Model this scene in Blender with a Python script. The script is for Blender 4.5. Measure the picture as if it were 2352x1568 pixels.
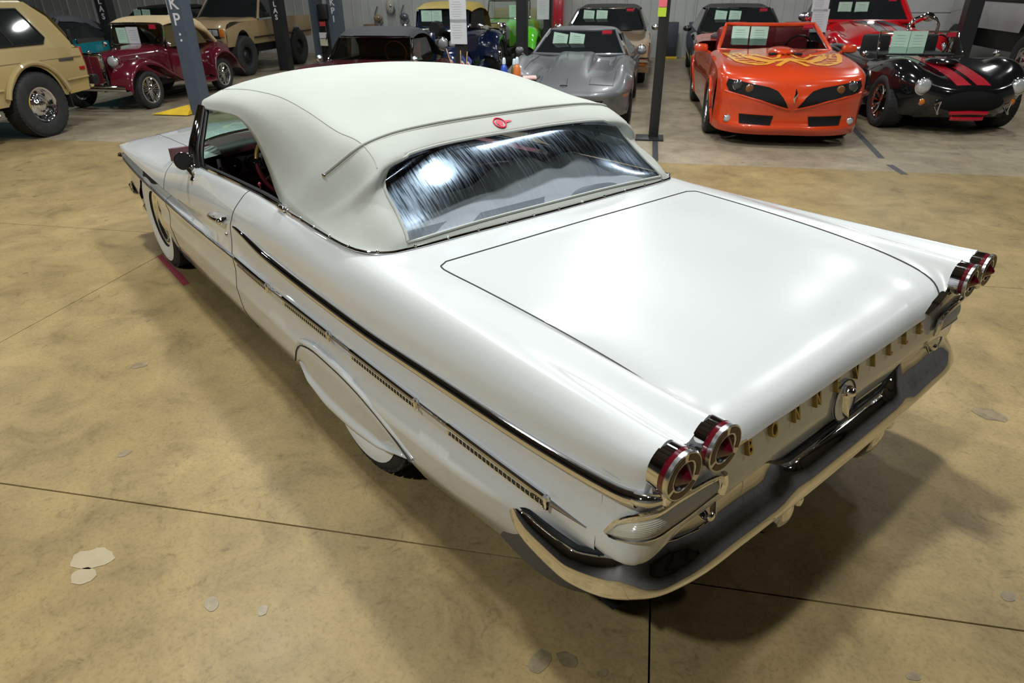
import bpy, bmesh, math, random
import numpy as np
from mathutils import Vector, Matrix
random.seed(7)
S = bpy.context.scene
COL = S.collection
for o in list(bpy.data.objects): bpy.data.objects.remove(o)

# ---------------------------------------------------------------- camera
F_PX = 1520.05
CAM = (-0.51728, 1.91486, 1.82343)
YAW, PITCH, ROLL = -0.688274, 0.495028, -0.007977
cd = bpy.data.cameras.new('camera'); cam = bpy.data.objects.new('camera', cd); COL.objects.link(cam)
cd.sensor_width = 36; cd.lens = 36 * F_PX / 2352
fw = Vector((math.cos(PITCH) * math.cos(YAW), math.cos(PITCH) * math.sin(YAW), -math.sin(PITCH)))
rt = Vector((math.sin(YAW), -math.cos(YAW), 0)); up = rt.cross(fw)
r2 = math.cos(ROLL) * rt + math.sin(ROLL) * up; u2 = -math.sin(ROLL) * rt + math.cos(ROLL) * up
cam.matrix_world = Matrix(((r2.x, u2.x, -fw.x, CAM[0]), (r2.y, u2.y, -fw.y, CAM[1]), (r2.z, u2.z, -fw.z, CAM[2]), (0, 0, 0, 1)))
cd.clip_start = .02
cd.dof.use_dof = True; cd.dof.focus_distance = 2.6; cd.dof.aperture_fstop = 6.0
S.camera = cam
S.view_settings.view_transform = 'Standard'; S.view_settings.look = 'None'
S.view_settings.exposure = 0.0; S.view_settings.gamma = 1.0; S.view_settings.use_curve_mapping = False
# ---------------------------------------------------------------- world: a closed building, faint neutral ambience
wd = bpy.data.worlds.new('world'); S.world = wd; wd.use_nodes = True
wd.node_tree.nodes['Background'].inputs[0].default_value = (.8, .9, 1, 1)
wd.node_tree.nodes['Background'].inputs[1].default_value = .06
# hall axes: A points away from the camera along the parked cars, R runs along the row of cars
GY = -0.885713
A = Vector((math.cos(GY), math.sin(GY), 0)); R = Vector((-math.sin(GY), math.cos(GY), 0))
def uv(u, v, z=0.0): p = R * u + A * v; return Vector((p.x, p.y, z))
LAMPS = [(1.35, -.70, 95), (.74, 2.41, 250), (4.8, 2.9, 270), (4.3, -4.1, 330), (-4.2, .6, 50), (.6, 6.3, 125), (6.2, 6.6, 80), (-4.4, 6.0, 95),  # the two strongest are unseen fill lamps added to brighten hood and left side
         (1.0, 11.2, 100), (6.2, 11.2, 90), (-4.4, 11.2, 100), (11.2, 5.5, 80), (11.2, 11.2, 80), (-9.5, 8.5, 80), (1.2, 15.6, 80), (7.5, 15.6, 80), (-5, 15.6, 80)]
LAMP_Z = 6.0

# ---------------------------------------------------------------- helpers
MATS = {}
def mat(name, col, rough=.5, metal=0., coat=0., spec=.5, noise=0., nscale=8., bump=0., bscale=60., trans=0., emit=0., alpha=1., ior=1.45, flake=False):
    if name in MATS: return MATS[name]
    m = bpy.data.materials.new(name); m.use_nodes = True; nt = m.node_tree; b = nt.nodes['Principled BSDF']
    I = b.inputs
    I['Base Color'].default_value = (*col, 1); I['Roughness'].default_value = rough; I['Metallic'].default_value = metal
    I['Coat Weight'].default_value = coat; I['Coat Roughness'].default_value = .03; I['Specular IOR Level'].default_value = spec
    I['Transmission Weight'].default_value = trans; I['IOR'].default_value = ior; I['Alpha'].default_value = alpha
    if emit: I['Emission Color'].default_value = (*col, 1); I['Emission Strength'].default_value = emit
    tc = nt.nodes.new('ShaderNodeTexCoord')
    if noise:
        n = nt.nodes.new('ShaderNodeTexNoise'); n.inputs['Scale'].default_value = nscale; n.inputs['Detail'].default_value = 6
        nt.links.new(tc.outputs['Object'], n.inputs['Vector'])
        r = nt.nodes.new('ShaderNodeValToRGB'); r.color_ramp.elements[0].position = .3; r.color_ramp.elements[1].position = .72
        r.color_ramp.elements[0].color = tuple(max(0, c * (1 - noise)) for c in col) + (1,)
        r.color_ramp.elements[1].color = tuple(min(1, c * (1 + noise)) for c in col) + (1,)
        nt.links.new(n.outputs['Fac'], r.inputs['Fac']); nt.links.new(r.outputs['Color'], I['Base Color'])
    if bump:
        n2 = nt.nodes.new('ShaderNodeTexNoise'); n2.inputs['Scale'].default_value = bscale; n2.inputs['Detail'].default_value = 4
        nt.links.new(tc.outputs['Object'], n2.inputs['Vector'])
        bp = nt.nodes.new('ShaderNodeBump'); bp.inputs['Strength'].default_value = bump; bp.inputs['Distance'].default_value = .002
        nt.links.new(n2.outputs['Fac'], bp.inputs['Height']); nt.links.new(bp.outputs['Normal'], I['Normal'])
    MATS[name] = m; return m
def paint(name, col, rough=.28, coat=1.): return mat(name, col, rough, 0, coat, noise=.02, nscale=3)
chrome = mat('chrome', (.78, .78, .80), .035, 1.0)
chrome_soft = mat('brushed_chrome', (.66, .66, .66), .22, 1.0)
black = mat('black_trim', (.012, .012, .013), .45)
blackgloss = mat('gloss_black', (.008, .008, .009), .08, coat=1.)
rubber = mat('tyre_rubber', (.022, .022, .023), .75, noise=.25, nscale=14, bump=.3, bscale=180)
glassdark = mat('dark_glass', (.012, .014, .015), .04, coat=.3)
def glass_mat(name, tint, mix=.12, rough=.02):
    if name in MATS: return MATS[name]
    m = bpy.data.materials.new(name); m.use_nodes = True; nt = m.node_tree; nt.nodes.clear()
    out = nt.nodes.new('ShaderNodeOutputMaterial'); mx = nt.nodes.new('ShaderNodeMixShader'); t = nt.nodes.new('ShaderNodeBsdfTransparent'); g = nt.nodes.new('ShaderNodeBsdfGlossy')
    lw = nt.nodes.new('ShaderNodeLayerWeight'); fr = nt.nodes.new('ShaderNodeMath'); fr.operation = 'POWER'; fr.inputs[1].default_value = 4.; nt.links.new(lw.outputs['Facing'], fr.inputs[0]); lw.inputs[0].default_value = .5
    ad = nt.nodes.new('ShaderNodeMath'); ad.operation = 'ADD'; ad.inputs[1].default_value = mix + .03; ad.use_clamp = True
    t.inputs[0].default_value = (*tint, 1); g.inputs['Roughness'].default_value = rough; g.inputs['Color'].default_value = (.95, .97, 1, 1)
    nt.links.new(fr.outputs[0], ad.inputs[0]); nt.links.new(ad.outputs[0], mx.inputs[0]); nt.links.new(t.outputs[0], mx.inputs[1]); nt.links.new(g.outputs[0], mx.inputs[2]); nt.links.new(mx.outputs[0], out.inputs[0])
    MATS[name] = m; return m
glass = glass_mat('tinted_glass', (.62, .72, .68), .02)
glassclear = glass_mat('clear_glass', (.86, .9, .88), .02)

def thing(name, label, cat, loc=(0, 0, 0), rotz=0., group=None):
    o = bpy.data.objects.new(name, None); COL.objects.link(o); o.empty_display_size = .1
    o.location = loc; o.rotation_euler = (0, 0, rotz); o['label'] = label; o['category'] = cat
    if group: o['group'] = group
    return o
def tag(o, label, cat, group=None):
    o['label'] = label; o['category'] = cat
    if group: o['group'] = group
    return o
def mk(name, V, Fc, m, parent=None, smooth=True, mats=None, mi=None, loc=None, rz=0., kind=None, label=None, angle=40):
    me = bpy.data.meshes.new(name); me.from_pydata([tuple(map(float, v)) for v in V], [], Fc); me.validate()
    ob = bpy.data.objects.new(name, me); COL.objects.link(ob)
    for x in (mats or [m]): me.materials.append(x)
    if mi is not None:
        for p, i in zip(me.polygons, mi): p.material_index = i
    if smooth:
        me.shade_smooth()
        if angle: me.set_sharp_from_angle(angle=math.radians(angle))
    if parent: ob.parent = parent
    if loc is not None: ob.location = loc
    if rz: ob.rotation_euler = (0, 0, rz)
    if kind: ob['kind'] = kind
    if label: ob['label'] = label
    return ob
def weld(ob):
    bm = bmesh.new(); bm.from_mesh(ob.data); bmesh.ops.remove_doubles(bm, verts=bm.verts[:], dist=2e-5); bm.to_mesh(ob.data); bm.free(); return ob
class MB:
    """collects shapes for one mesh"""
    def __init__(s): s.V = []; s.F = []; s.M = []
    def add(s, V, Fc, mi=0):
        n = len(s.V); s.V += [tuple(map(float, v)) for v in V]; s.F += [tuple(i + n for i in f) for f in Fc]; s.M += [mi] * len(Fc); return s
    def build(s, name, m, parent=None, **k):
        if isinstance(m, (list, tuple)): return mk(name, s.V, s.F, None, parent, mats=m, mi=s.M, **k)
        return mk(name, s.V, s.F, m, parent, **k)
def gridf(nu, nv, cu=False, cv=False, flip=False):
    f = []
    for i in range(nu if cu else nu - 1):
        for j in range(nv if cv else nv - 1):
            a = i * nv + j; b = ((i + 1) % nu) * nv + j; c = ((i + 1) % nu) * nv + (j + 1) % nv; d = i * nv + (j + 1) % nv
            f.append((a, d, c, b) if flip else (a, b, c, d))
    return f
def boxg(c, s, rz=0., bev=0., rot=None):
    """box, bevelled on all edges when bev>0 -> (V, F)"""
    bm = bmesh.new(); bmesh.ops.create_cube(bm, size=1)
    for v in bm.verts: v.co = Vector((v.co.x * s[0], v.co.y * s[1], v.co.z * s[2]))
    if bev: bmesh.ops.bevel(bm, geom=bm.edges[:], offset=min(bev, .49 * min(s)), segments=2, profile=.5, affect='EDGES')
    M = (rot.to_4x4() if rot else Matrix.Rotation(rz, 4, 'Z')); M = Matrix.Translation(c) @ M
    bm.verts.index_update(); V = [M @ v.co for v in bm.verts]; Fc = [tuple(v.index for v in f.verts) for f in bm.faces]; bm.free()
    return V, Fc
def box(name, c, s, m, parent=None, rz=0., bev=.01, rot=None, **k):
    V, Fc = boxg(c, s, rz, bev, rot); return mk(name, V, Fc, m, parent, smooth=bev > 0, **k)
def tubeg(P, r, n=8, cap=True, closed=False, flat=None):
    """tube along points P (radius number or list)"""
    P = [Vector(p) for p in P]; K = len(P); rs = r if hasattr(r, '__len__') else [r] * K
    V = []; prev = None
    for i, p in enumerate(P):
        if closed: t = P[(i + 1) % K] - P[i - 1]
        else: t = P[min(i + 1, K - 1)] - P[max(i - 1, 0)]
        t = t.normalized() if t.length > 1e-9 else Vector((1, 0, 0))
        if prev is None:
            ref = Vector((0, 0, 1)) if abs(t.z) < .9 else Vector((1, 0, 0)); n1 = (ref - t * ref.dot(t)).normalized()
        else:
            n1 = prev - t * prev.dot(t); n1 = n1.normalized() if n1.length > 1e-6 else t.orthogonal().normalized()
        prev = n1; n2 = t.cross(n1)
        for k in range(n):
            a = 2 * math.pi * k / n; V.append(p + (n1 * math.cos(a) * (flat or 1) + n2 * math.sin(a)) * rs[i])
    Fc = gridf(K, n, closed, True)
    if cap and not closed: Fc += [tuple(range(n - 1, -1, -1)), tuple((K - 1) * n + k for k in range(n))]
    return V, Fc
def tube(name, P, r, m, parent=None, n=8, **k):
    tk = {q: k.pop(q) for q in ('cap', 'closed', 'flat') if q in k}
    V, Fc = tubeg(P, r, n, **tk); return mk(name, V, Fc, m, parent, **k)
def latheg(prof, n=32, axis='z', c=(0, 0, 0), M=None):
    """revolve (r, h) profile about an axis"""
    V = []
    for r, h in prof:
        for k in range(n):
            a = 2 * math.pi * k / n; x, y = r * math.cos(a), r * math.sin(a)
            p = (x, y, h) if axis == 'z' else (h, x, y) if axis == 'x' else (x, h, y)
            V.append(Vector(p))
    if M: V = [M @ v for v in V]
    V = [v + Vector(c) for v in V]
    return V, gridf(len(prof), n, False, True)
def lathe(name, prof, m, parent=None, n=32, axis='z', c=(0, 0, 0), M=None, **k):
    V, Fc = latheg(prof, n, axis, c, M); return mk(name, V, Fc, m, parent, **k)
def pchip(xs, ys):
    xs = np.array(xs, float); ys = np.array(ys, float)
    if xs[0] > xs[-1]: xs = xs[::-1]; ys = ys[::-1]
    h = np.diff(xs); d = np.diff(ys) / h; m = np.zeros_like(ys)
    if len(xs) > 2:
        for i in range(1, len(xs) - 1):
            if d[i - 1] * d[i] > 0:
                w1 = 2 * h[i] + h[i - 1]; w2 = h[i] + 2 * h[i - 1]; m[i] = (w1 + w2) / (w1 / d[i - 1] + w2 / d[i])
        m[0] = d[0]; m[-1] = d[-1]
    else: m[:] = d[0]
    def f(x):
        x = np.clip(np.asarray(x, float), xs[0], xs[-1]); i = np.clip(np.searchsorted(xs, x) - 1, 0, len(xs) - 2)
        t = (x - xs[i]) / h[i]
        return (2 * t**3 - 3 * t**2 + 1) * ys[i] + (t**3 - 2 * t**2 + t) * h[i] * m[i] + (-2 * t**3 + 3 * t**2) * ys[i + 1] + (t**3 - t**2) * h[i] * m[i + 1]
    return f
def curve(P, n, sharp=(), per=None):
    """smooth curve through points P (any dim); n samples per segment; tangents broken at sharp indices"""
    P = np.array(P, float); K = len(P); ch = np.maximum(np.linalg.norm(np.diff(P, axis=0), axis=1), 1e-6) ** .75
    tl = np.zeros_like(P); tr = np.zeros_like(P)
    for i in range(K):
        if i == 0: tr[i] = (P[1] - P[0]) / ch[0]
        elif i == K - 1: tl[i] = (P[i] - P[i - 1]) / ch[i - 1]
        elif i in sharp: tl[i] = (P[i] - P[i - 1]) / ch[i - 1]; tr[i] = (P[i + 1] - P[i]) / ch[i]
        else:
            a, b = ch[i - 1], ch[i]; t = ((P[i] - P[i - 1]) / a * b + (P[i + 1] - P[i]) / b * a) / (a + b); tl[i] = tr[i] = t
    out = []
    for i in range(K - 1):
        ns = n if np.isscalar(n) else n[i]
        for s in np.linspace(0, 1, ns, endpoint=False):
            out.append((2 * s**3 - 3 * s**2 + 1) * P[i] + (s**3 - 2 * s**2 + s) * ch[i] * tr[i] + (-2 * s**3 + 3 * s**2) * P[i + 1] + (s**3 - s**2) * ch[i] * tl[i + 1])
    out.append(P[-1]); return np.array(out)
def loft(name, rows, m, parent=None, nu=6, nv=6, su=(), sv=(), flip=False, mirror=None, thick=0., **k):
    """smooth surface through a net of control points rows[i][j]; mirror='y' adds the mirrored half"""
    Rw = np.array([curve(r, nv, sv) for r in rows]); G = np.stack([curve(Rw[:, j], nu, su) for j in range(Rw.shape[1])], 1)
    b = MB(); nu_, nv_ = G.shape[:2]; b.add(G.reshape(-1, 3), gridf(nu_, nv_, flip=flip))
    if mirror: b.add((G * np.array([1, -1, 1])).reshape(-1, 3), gridf(nu_, nv_, flip=not flip))
    ob = b.build(name, m, parent, **k)
    if mirror: weld(ob)
    if thick:
        md = ob.modifiers.new('thickness', 'SOLIDIFY'); md.thickness = thick; md.offset = -1
    return ob
def prismg(poly, d0, d1, axis='y'):
    """extrude a 2d polygon from d0 to d1 along axis"""
    n = len(poly); V = []
    for d in (d0, d1):
        for a, b in poly: V.append((d, a, b) if axis == 'x' else (a, d, b) if axis == 'y' else (a, b, d))
    Fc = [tuple(range(n - 1, -1, -1)), tuple(range(n, 2 * n))] + [(i, (i + 1) % n, n + (i + 1) % n, n + i) for i in range(n)]
    return V, Fc
def tread_wheel(parent, x, y, R_, w, side, rim_r, style='plain', ww=False, steer=0., name='wheel', hub=None):
    """a wheel: tyre (> part of its own), rim, optional whitewall; side=+1 when the outer face looks to +y"""
    wroot = bpy.data.objects.new(name, None); COL.objects.link(wroot); wroot.parent = parent; wroot.location = (x, y, R_)
    wroot.rotation_euler = (0, 0, steer + (0 if side > 0 else math.pi)); wroot.empty_display_size = .05
    h = w / 2; n = 44
    prof = [(rim_r, -h * .8), (rim_r + .02, -h * .92), (R_ * .80, -h * 1.06), (R_ * .93, -h), (R_ * .985, -h * .82), (R_, -h * .6), (R_, h * .6), (R_ * .985, h * .82), (R_ * .93, h), (R_ * .80, h * 1.06), (rim_r + .02, h * .92), (rim_r, h * .8)]
    pr = curve(prof, 3)
    V, Fc = latheg(pr, n, 'y'); b = MB(); b.add(V, Fc)
    for k in range(n):   # tread blocks across the shoulder
        a = 2 * math.pi * (k + .5) / n
        for yy in (-h * .62, 0, h * .62):
            c = Vector((math.cos(a) * (R_ - .004), yy, math.sin(a) * (R_ - .004)))
            V2, F2 = boxg(c, (.013, h * .52, R_ * .11), rot=Matrix.Rotation(-a, 3, 'Y')); b.add(V2, F2)
    b.build('tyre', rubber, wroot)
    if ww:
        p2 = curve([(rim_r + .012, h * .93), (R_ * .76, h * 1.07), (R_ * .86, h * 1.055)], 5); lathe('whitewall', p2 + np.array([0, .003]), mat('whitewall', (.80, .82, .79), .5), wroot, 48, 'y')
    rim = hub or chrome
    if style == 'plain':
        lathe('rim', curve([(rim_r + .012, h * .86), (rim_r - .01, h * .8), (rim_r * .8, h * .62), (rim_r * .6, h * .6), (rim_r * .42, h * .8), (rim_r * .2, h * .9), (0.001, h * .92)], 4), rim, wroot, 36, 'y')
    elif style == 'steel':
        lathe('rim', curve([(rim_r + .012, h * .9), (rim_r - .012, h * .85), (rim_r * .9, h * .3), (rim_r * .6, h * .5), (rim_r * .45, h * .55), (rim_r * .3, h * .75), (0.001, h * .8)], 4, sharp=(3,)), rim, wroot, 36, 'y')
        for k in range(8):
            a = k * math.pi / 4; lathe('slot', [(.001, 0), (rim_r * .1, 0), (rim_r * .1, -.02)], black, wroot, 12, 'y', c=(rim_r * .74 * math.cos(a), h * .45, rim_r * .74 * math.sin(a)))
    else:
        lathe('rim', curve([(rim_r + .012, h * .9), (rim_r - .012, h * .85), (rim_r * .93, h * .5), (rim_r * .9, -h * .3)], 4), rim, wroot, 36, 'y')
        lathe('brake', [(.001, -h * .1), (rim_r * .75, -h * .1), (rim_r * .75, -h * .3)], black, wroot, 24, 'y')
        lathe('hub', curve([(rim_r * .24, h * .2), (rim_r * .22, h * .6), (rim_r * .12, h * .75), (.001, h * .8)], 3), rim, wroot, 16, 'y')
        ns = {'wire': 28, 'five': 5, 'mesh': 12}.get(style, 5)
        b = MB()
        for k in range(ns):
            a = 2 * math.pi * k / ns; a2 = a + (.25 if style == 'wire' and k % 2 else -.25 if style == 'wire' else 0)
            p0 = Vector((math.cos(a) * rim_r * .18, h * .6, math.sin(a) * rim_r * .18)); p1 = Vector((math.cos(a2) * rim_r * .95, h * (.75 if style != 'wire' else (.7 if k % 3 else 0)), math.sin(a2) * rim_r * .95))
            rr = {'wire': .006, 'five': .032, 'mesh': .016}.get(style, .03)
            V2, F2 = tubeg([p0, (p0 + p1) / 2 - Vector((0, .012, 0)), p1], [rr, rr * .8, rr * 1.1], 6); b.add(V2, F2)
        b.build('spokes', rim, wroot)
    return wroot
def text_obj(name, body, size, m, parent, M, depth=.004, align='CENTER', bold=0.):
    c = bpy.data.curves.new(name, 'FONT'); c.body = body; c.size = size; c.extrude = depth; c.align_x = align; c.align_y = 'CENTER'; c.offset = bold; c.resolution_u = 3
    o = bpy.data.objects.new(name, c); COL.objects.link(o)
    dg = bpy.context.evaluated_depsgraph_get(); me = bpy.data.meshes.new_from_object(o.evaluated_get(dg)); bpy.data.objects.remove(o)
    ob = bpy.data.objects.new(name, me); COL.objects.link(ob); me.materials.clear(); me.materials.append(m)
    if parent: ob.parent = parent
    ob.matrix_local = M
    return ob
def frame(o, xdir, ydir):
    """matrix whose x and y axes are the given directions"""
    x = Vector(xdir).normalized(); y = Vector(ydir); y = (y - x * y.dot(x)).normalized(); z = x.cross(y)
    return Matrix(((x.x, y.x, z.x, o[0]), (x.y, y.y, z.y, o[1]), (x.z, y.z, z.z, o[2]), (0, 0, 0, 1)))
def struct(o): o['kind'] = 'structure'; return o
# ================================================================ the hall
def concrete(nm='polished_concrete', cols=((.220, .160, .072), (.285, .212, .098), (.345, .260, .126))):
    m = bpy.data.materials.new(nm); m.use_nodes = True; nt = m.node_tree; b = nt.nodes['Principled BSDF']; L = nt.links.new
    N = nt.nodes.new; tc = N('ShaderNodeTexCoord')
    def noise(sc, det, rough=.6, dist=0.):
        n = N('ShaderNodeTexNoise'); n.inputs['Scale'].default_value = sc; n.inputs['Detail'].default_value = det; n.inputs['Roughness'].default_value = rough; n.inputs['Distortion'].default_value = dist
        L(tc.outputs['Object'], n.inputs['Vector']); return n
    def ramp(src, stops):
        r = N('ShaderNodeValToRGB'); e = r.color_ramp.elements
        while len(e) < len(stops): e.new(.5)
        for q, (p, c) in zip(e, stops): q.position = p; q.color = (*c, 1)
        L(src, r.inputs[0]); return r
    def mix(a, bb, f, mode='MULTIPLY'):
        x = N('ShaderNodeMix'); x.data_type = 'RGBA'; x.blend_type = mode
        if isinstance(f, float): x.inputs[0].default_value = f
        else: L(f, x.inputs[0])
        L(a, x.inputs[6]); L(bb, x.inputs[7]); return x.outputs[2]
    c1 = ramp(noise(.55, 5, .6, .4).outputs[0], [(.30, cols[0]), (.5, cols[1]), (.70, cols[2])])
    c2 = ramp(noise(3.2, 8, .68, .6).outputs[0], [(.28, (.55, .53, .52)), (.45, (.90, .89, .88)), (.62, (1.12, 1.10, 1.06))])
    c3 = ramp(noise(11, 6, .7, 1.2).outputs[0], [(.28, (.52, .50, .49)), (.42, (.96, .96, .96)), (.75, (1.06, 1.05, 1.04))])
    c4 = ramp(noise(60, 5, .7).outputs[0], [(.30, (.70, .69, .68)), (.5, (1, 1, 1)), (.8, (1.10, 1.09, 1.08))])
    # scattered oil spots
    vo = N('ShaderNodeTexVoronoi'); vo.inputs['Scale'].default_value = 1.9; L(tc.outputs['Object'], vo.inputs['Vector'])
    sp = ramp(vo.outputs['Distance'], [(.0, (.42, .38, .34)), (.045, (.55, .50, .45)), (.06, (1, 1, 1))])
    x = mix(c1.outputs[0], c2.outputs[0], .85); x = mix(x, c3.outputs[0], .7); x = mix(x, c4.outputs[0], .8); x = mix(x, sp.outputs[0], .75)
    L(x, b.inputs['Base Color'])
    rr = N('ShaderNodeMapRange'); rr.inputs[3].default_value = .30; rr.inputs[4].default_value = .5; L(noise(2.2, 5).outputs[0], rr.inputs[0]); L(rr.outputs[0], b.inputs['Roughness'])
    bp = N('ShaderNodeBump'); bp.inputs['Strength'].default_value = .08; bp.inputs['Distance'].default_value = .01; L(noise(20, 6, .7).outputs[0], bp.inputs['Height']); L(bp.outputs[0], b.inputs['Normal'])
    b.inputs['Specular IOR Level'].default_value = .13
    return m
conc = concrete(); conc2 = concrete('grey_concrete', ((.235, .197, .138), (.30, .254, .18), (.36, .307, .222)))
# concrete slabs cast between control joints: joints recessed between slabs, each slab a piece of the floor
JU = [-24, -12.9, -6.2, .5763 , 4.43, 11.2, 18, 25]      # joints running away from the camera: group-1 offsets are along -R*? (measured on the photo)
U0, U1, V0, V1 = -15., 21., -9., 18.6
floor = struct(mk('floor', [uv(U0, V0, -.03), uv(U1, V0, -.03), uv(U1, V1, -.03), uv(U0, V1, -.03)], [(0, 1, 2, 3)], mat('joint_fill', (.02, .02, .02), .8), smooth=False))
ju = [U0, -7.1, .665, 4.42, 9.6, 15.2, U1]; jv = [V0, -.108, 2.851, 6.058, 10.4, 14.6, V1]
g = .006
slab_me = {}
for i in range(len(ju) - 1):
    for j in range(len(jv) - 1):
        w, d = ju[i + 1] - ju[i] - g, jv[j + 1] - jv[j] - g
        c = uv((ju[i] + ju[i + 1]) / 2, (jv[j] + jv[j + 1]) / 2)
        V, Fc = boxg((0, 0, -.015), (d, w, .03), bev=.002)
        M = Matrix.Translation(c) @ Matrix.Rotation(GY, 4, 'Z')
        mk('slab', [M @ Vector(v) for v in V], Fc, conc2 if jv[j] > 6 else conc, floor, smooth=False)
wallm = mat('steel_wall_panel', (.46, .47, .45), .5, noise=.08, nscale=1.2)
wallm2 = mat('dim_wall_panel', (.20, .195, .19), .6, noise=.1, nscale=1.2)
dado = mat('dark_blue_wainscot', (.035, .045, .06), .5, noise=.15)
yel = mat('safety_yellow', (.72, .47, .02), .5, noise=.12, nscale=6)
def wall(name, p0, p1, h, m, lo=None):
    """ribbed steel wall from p0 to p1; every wide panel is a piece of its own"""
    d = (p1 - p0); L = d.length; d.normalize(); nrm = Vector((-d.y, d.x, 0))
    base = struct(mk(name, [p0, p1, p1 + Vector((0, 0, h)), p0 + Vector((0, 0, h))], [(0, 1, 2, 3)], m, smooth=False))
    n = int(L / .9); w = L / n
    prof = [(0, .0), (.02, .035), (.06, .035), (.08, 0), (.30, 0), (.32, .012), (.34, 0), (.60, 0), (.62, .012), (.64, 0), (1, 0)]
    V = []
    for z in (0, h):
        for a, b in prof: V.append((a * w, b, z))
    me = None
    for k in range(n):
        if me is None:
            ob = mk('wall_panel', V, [(q, q + 1, len(prof) + q + 1, len(prof) + q) for q in range(len(prof) - 1)], m, base, smooth=False); me = ob.data
        else: ob = bpy.data.objects.new('wall_panel', me); COL.objects.link(ob); ob.parent = base
        ob.matrix_local = frame(p0 + d * (k * w) + nrm * .012, d, nrm)
    return base
HC = 7.0
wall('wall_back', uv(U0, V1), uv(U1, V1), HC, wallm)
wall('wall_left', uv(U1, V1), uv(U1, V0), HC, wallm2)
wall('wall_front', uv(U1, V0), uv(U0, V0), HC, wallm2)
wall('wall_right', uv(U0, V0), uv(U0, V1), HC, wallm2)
ceilm = mat('ceiling_liner', (.085, .078, .08), .7, noise=.1)
ceil = struct(mk('ceiling', [uv(U0, V0, HC), uv(U0, V1, HC), uv(U1, V1, HC), uv(U1, V0, HC)], [(0, 1, 2, 3)], ceilm, smooth=False))
for k in range(15):
    v = V0 + .9 + k * 1.9; c = uv((U0 + U1) / 2, v, HC - .16); box('roof_beam', c, (.12, U1 - U0 - .1, .28), mat('beam_grey', (.035, .033, .035), .6), ceil, rz=GY, bev=0)
# ---------------------------------------------------------------- high-bay lamps (all above the frame; two are added fill lamps)
def lamp(u, v, power):
    t = thing('high_bay_lamp', 'round aluminium high bay lamp hanging from the dark roof beams', 'lamp', uv(u, v, LAMP_Z), 0, 'high bay lamps under the roof')
    lathe('reflector', curve([(.26, 0), (.22, .10), (.12, .2), (.09, .24)], 4), chrome_soft, t, 32)
    lathe('housing', [(.001, .44), (.08, .44), (.09, .42), (.09, .24), (.001, .24)], black, t, 20)
    tube('hanger', [(0, 0, .44), (0, 0, .74)], .01, black, t, 6)
    ld = bpy.data.lights.new('lamp_light', 'AREA'); ld.shape = 'DISK'; ld.size = .44; ld.energy = power; ld.color = (.97, 1.0, .99)
    lo = bpy.data.objects.new('lamp_light', ld); COL.objects.link(lo); lo.parent = t; lo.location = (0, 0, -.01)
for q in LAMPS: lamp(*q)
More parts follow.
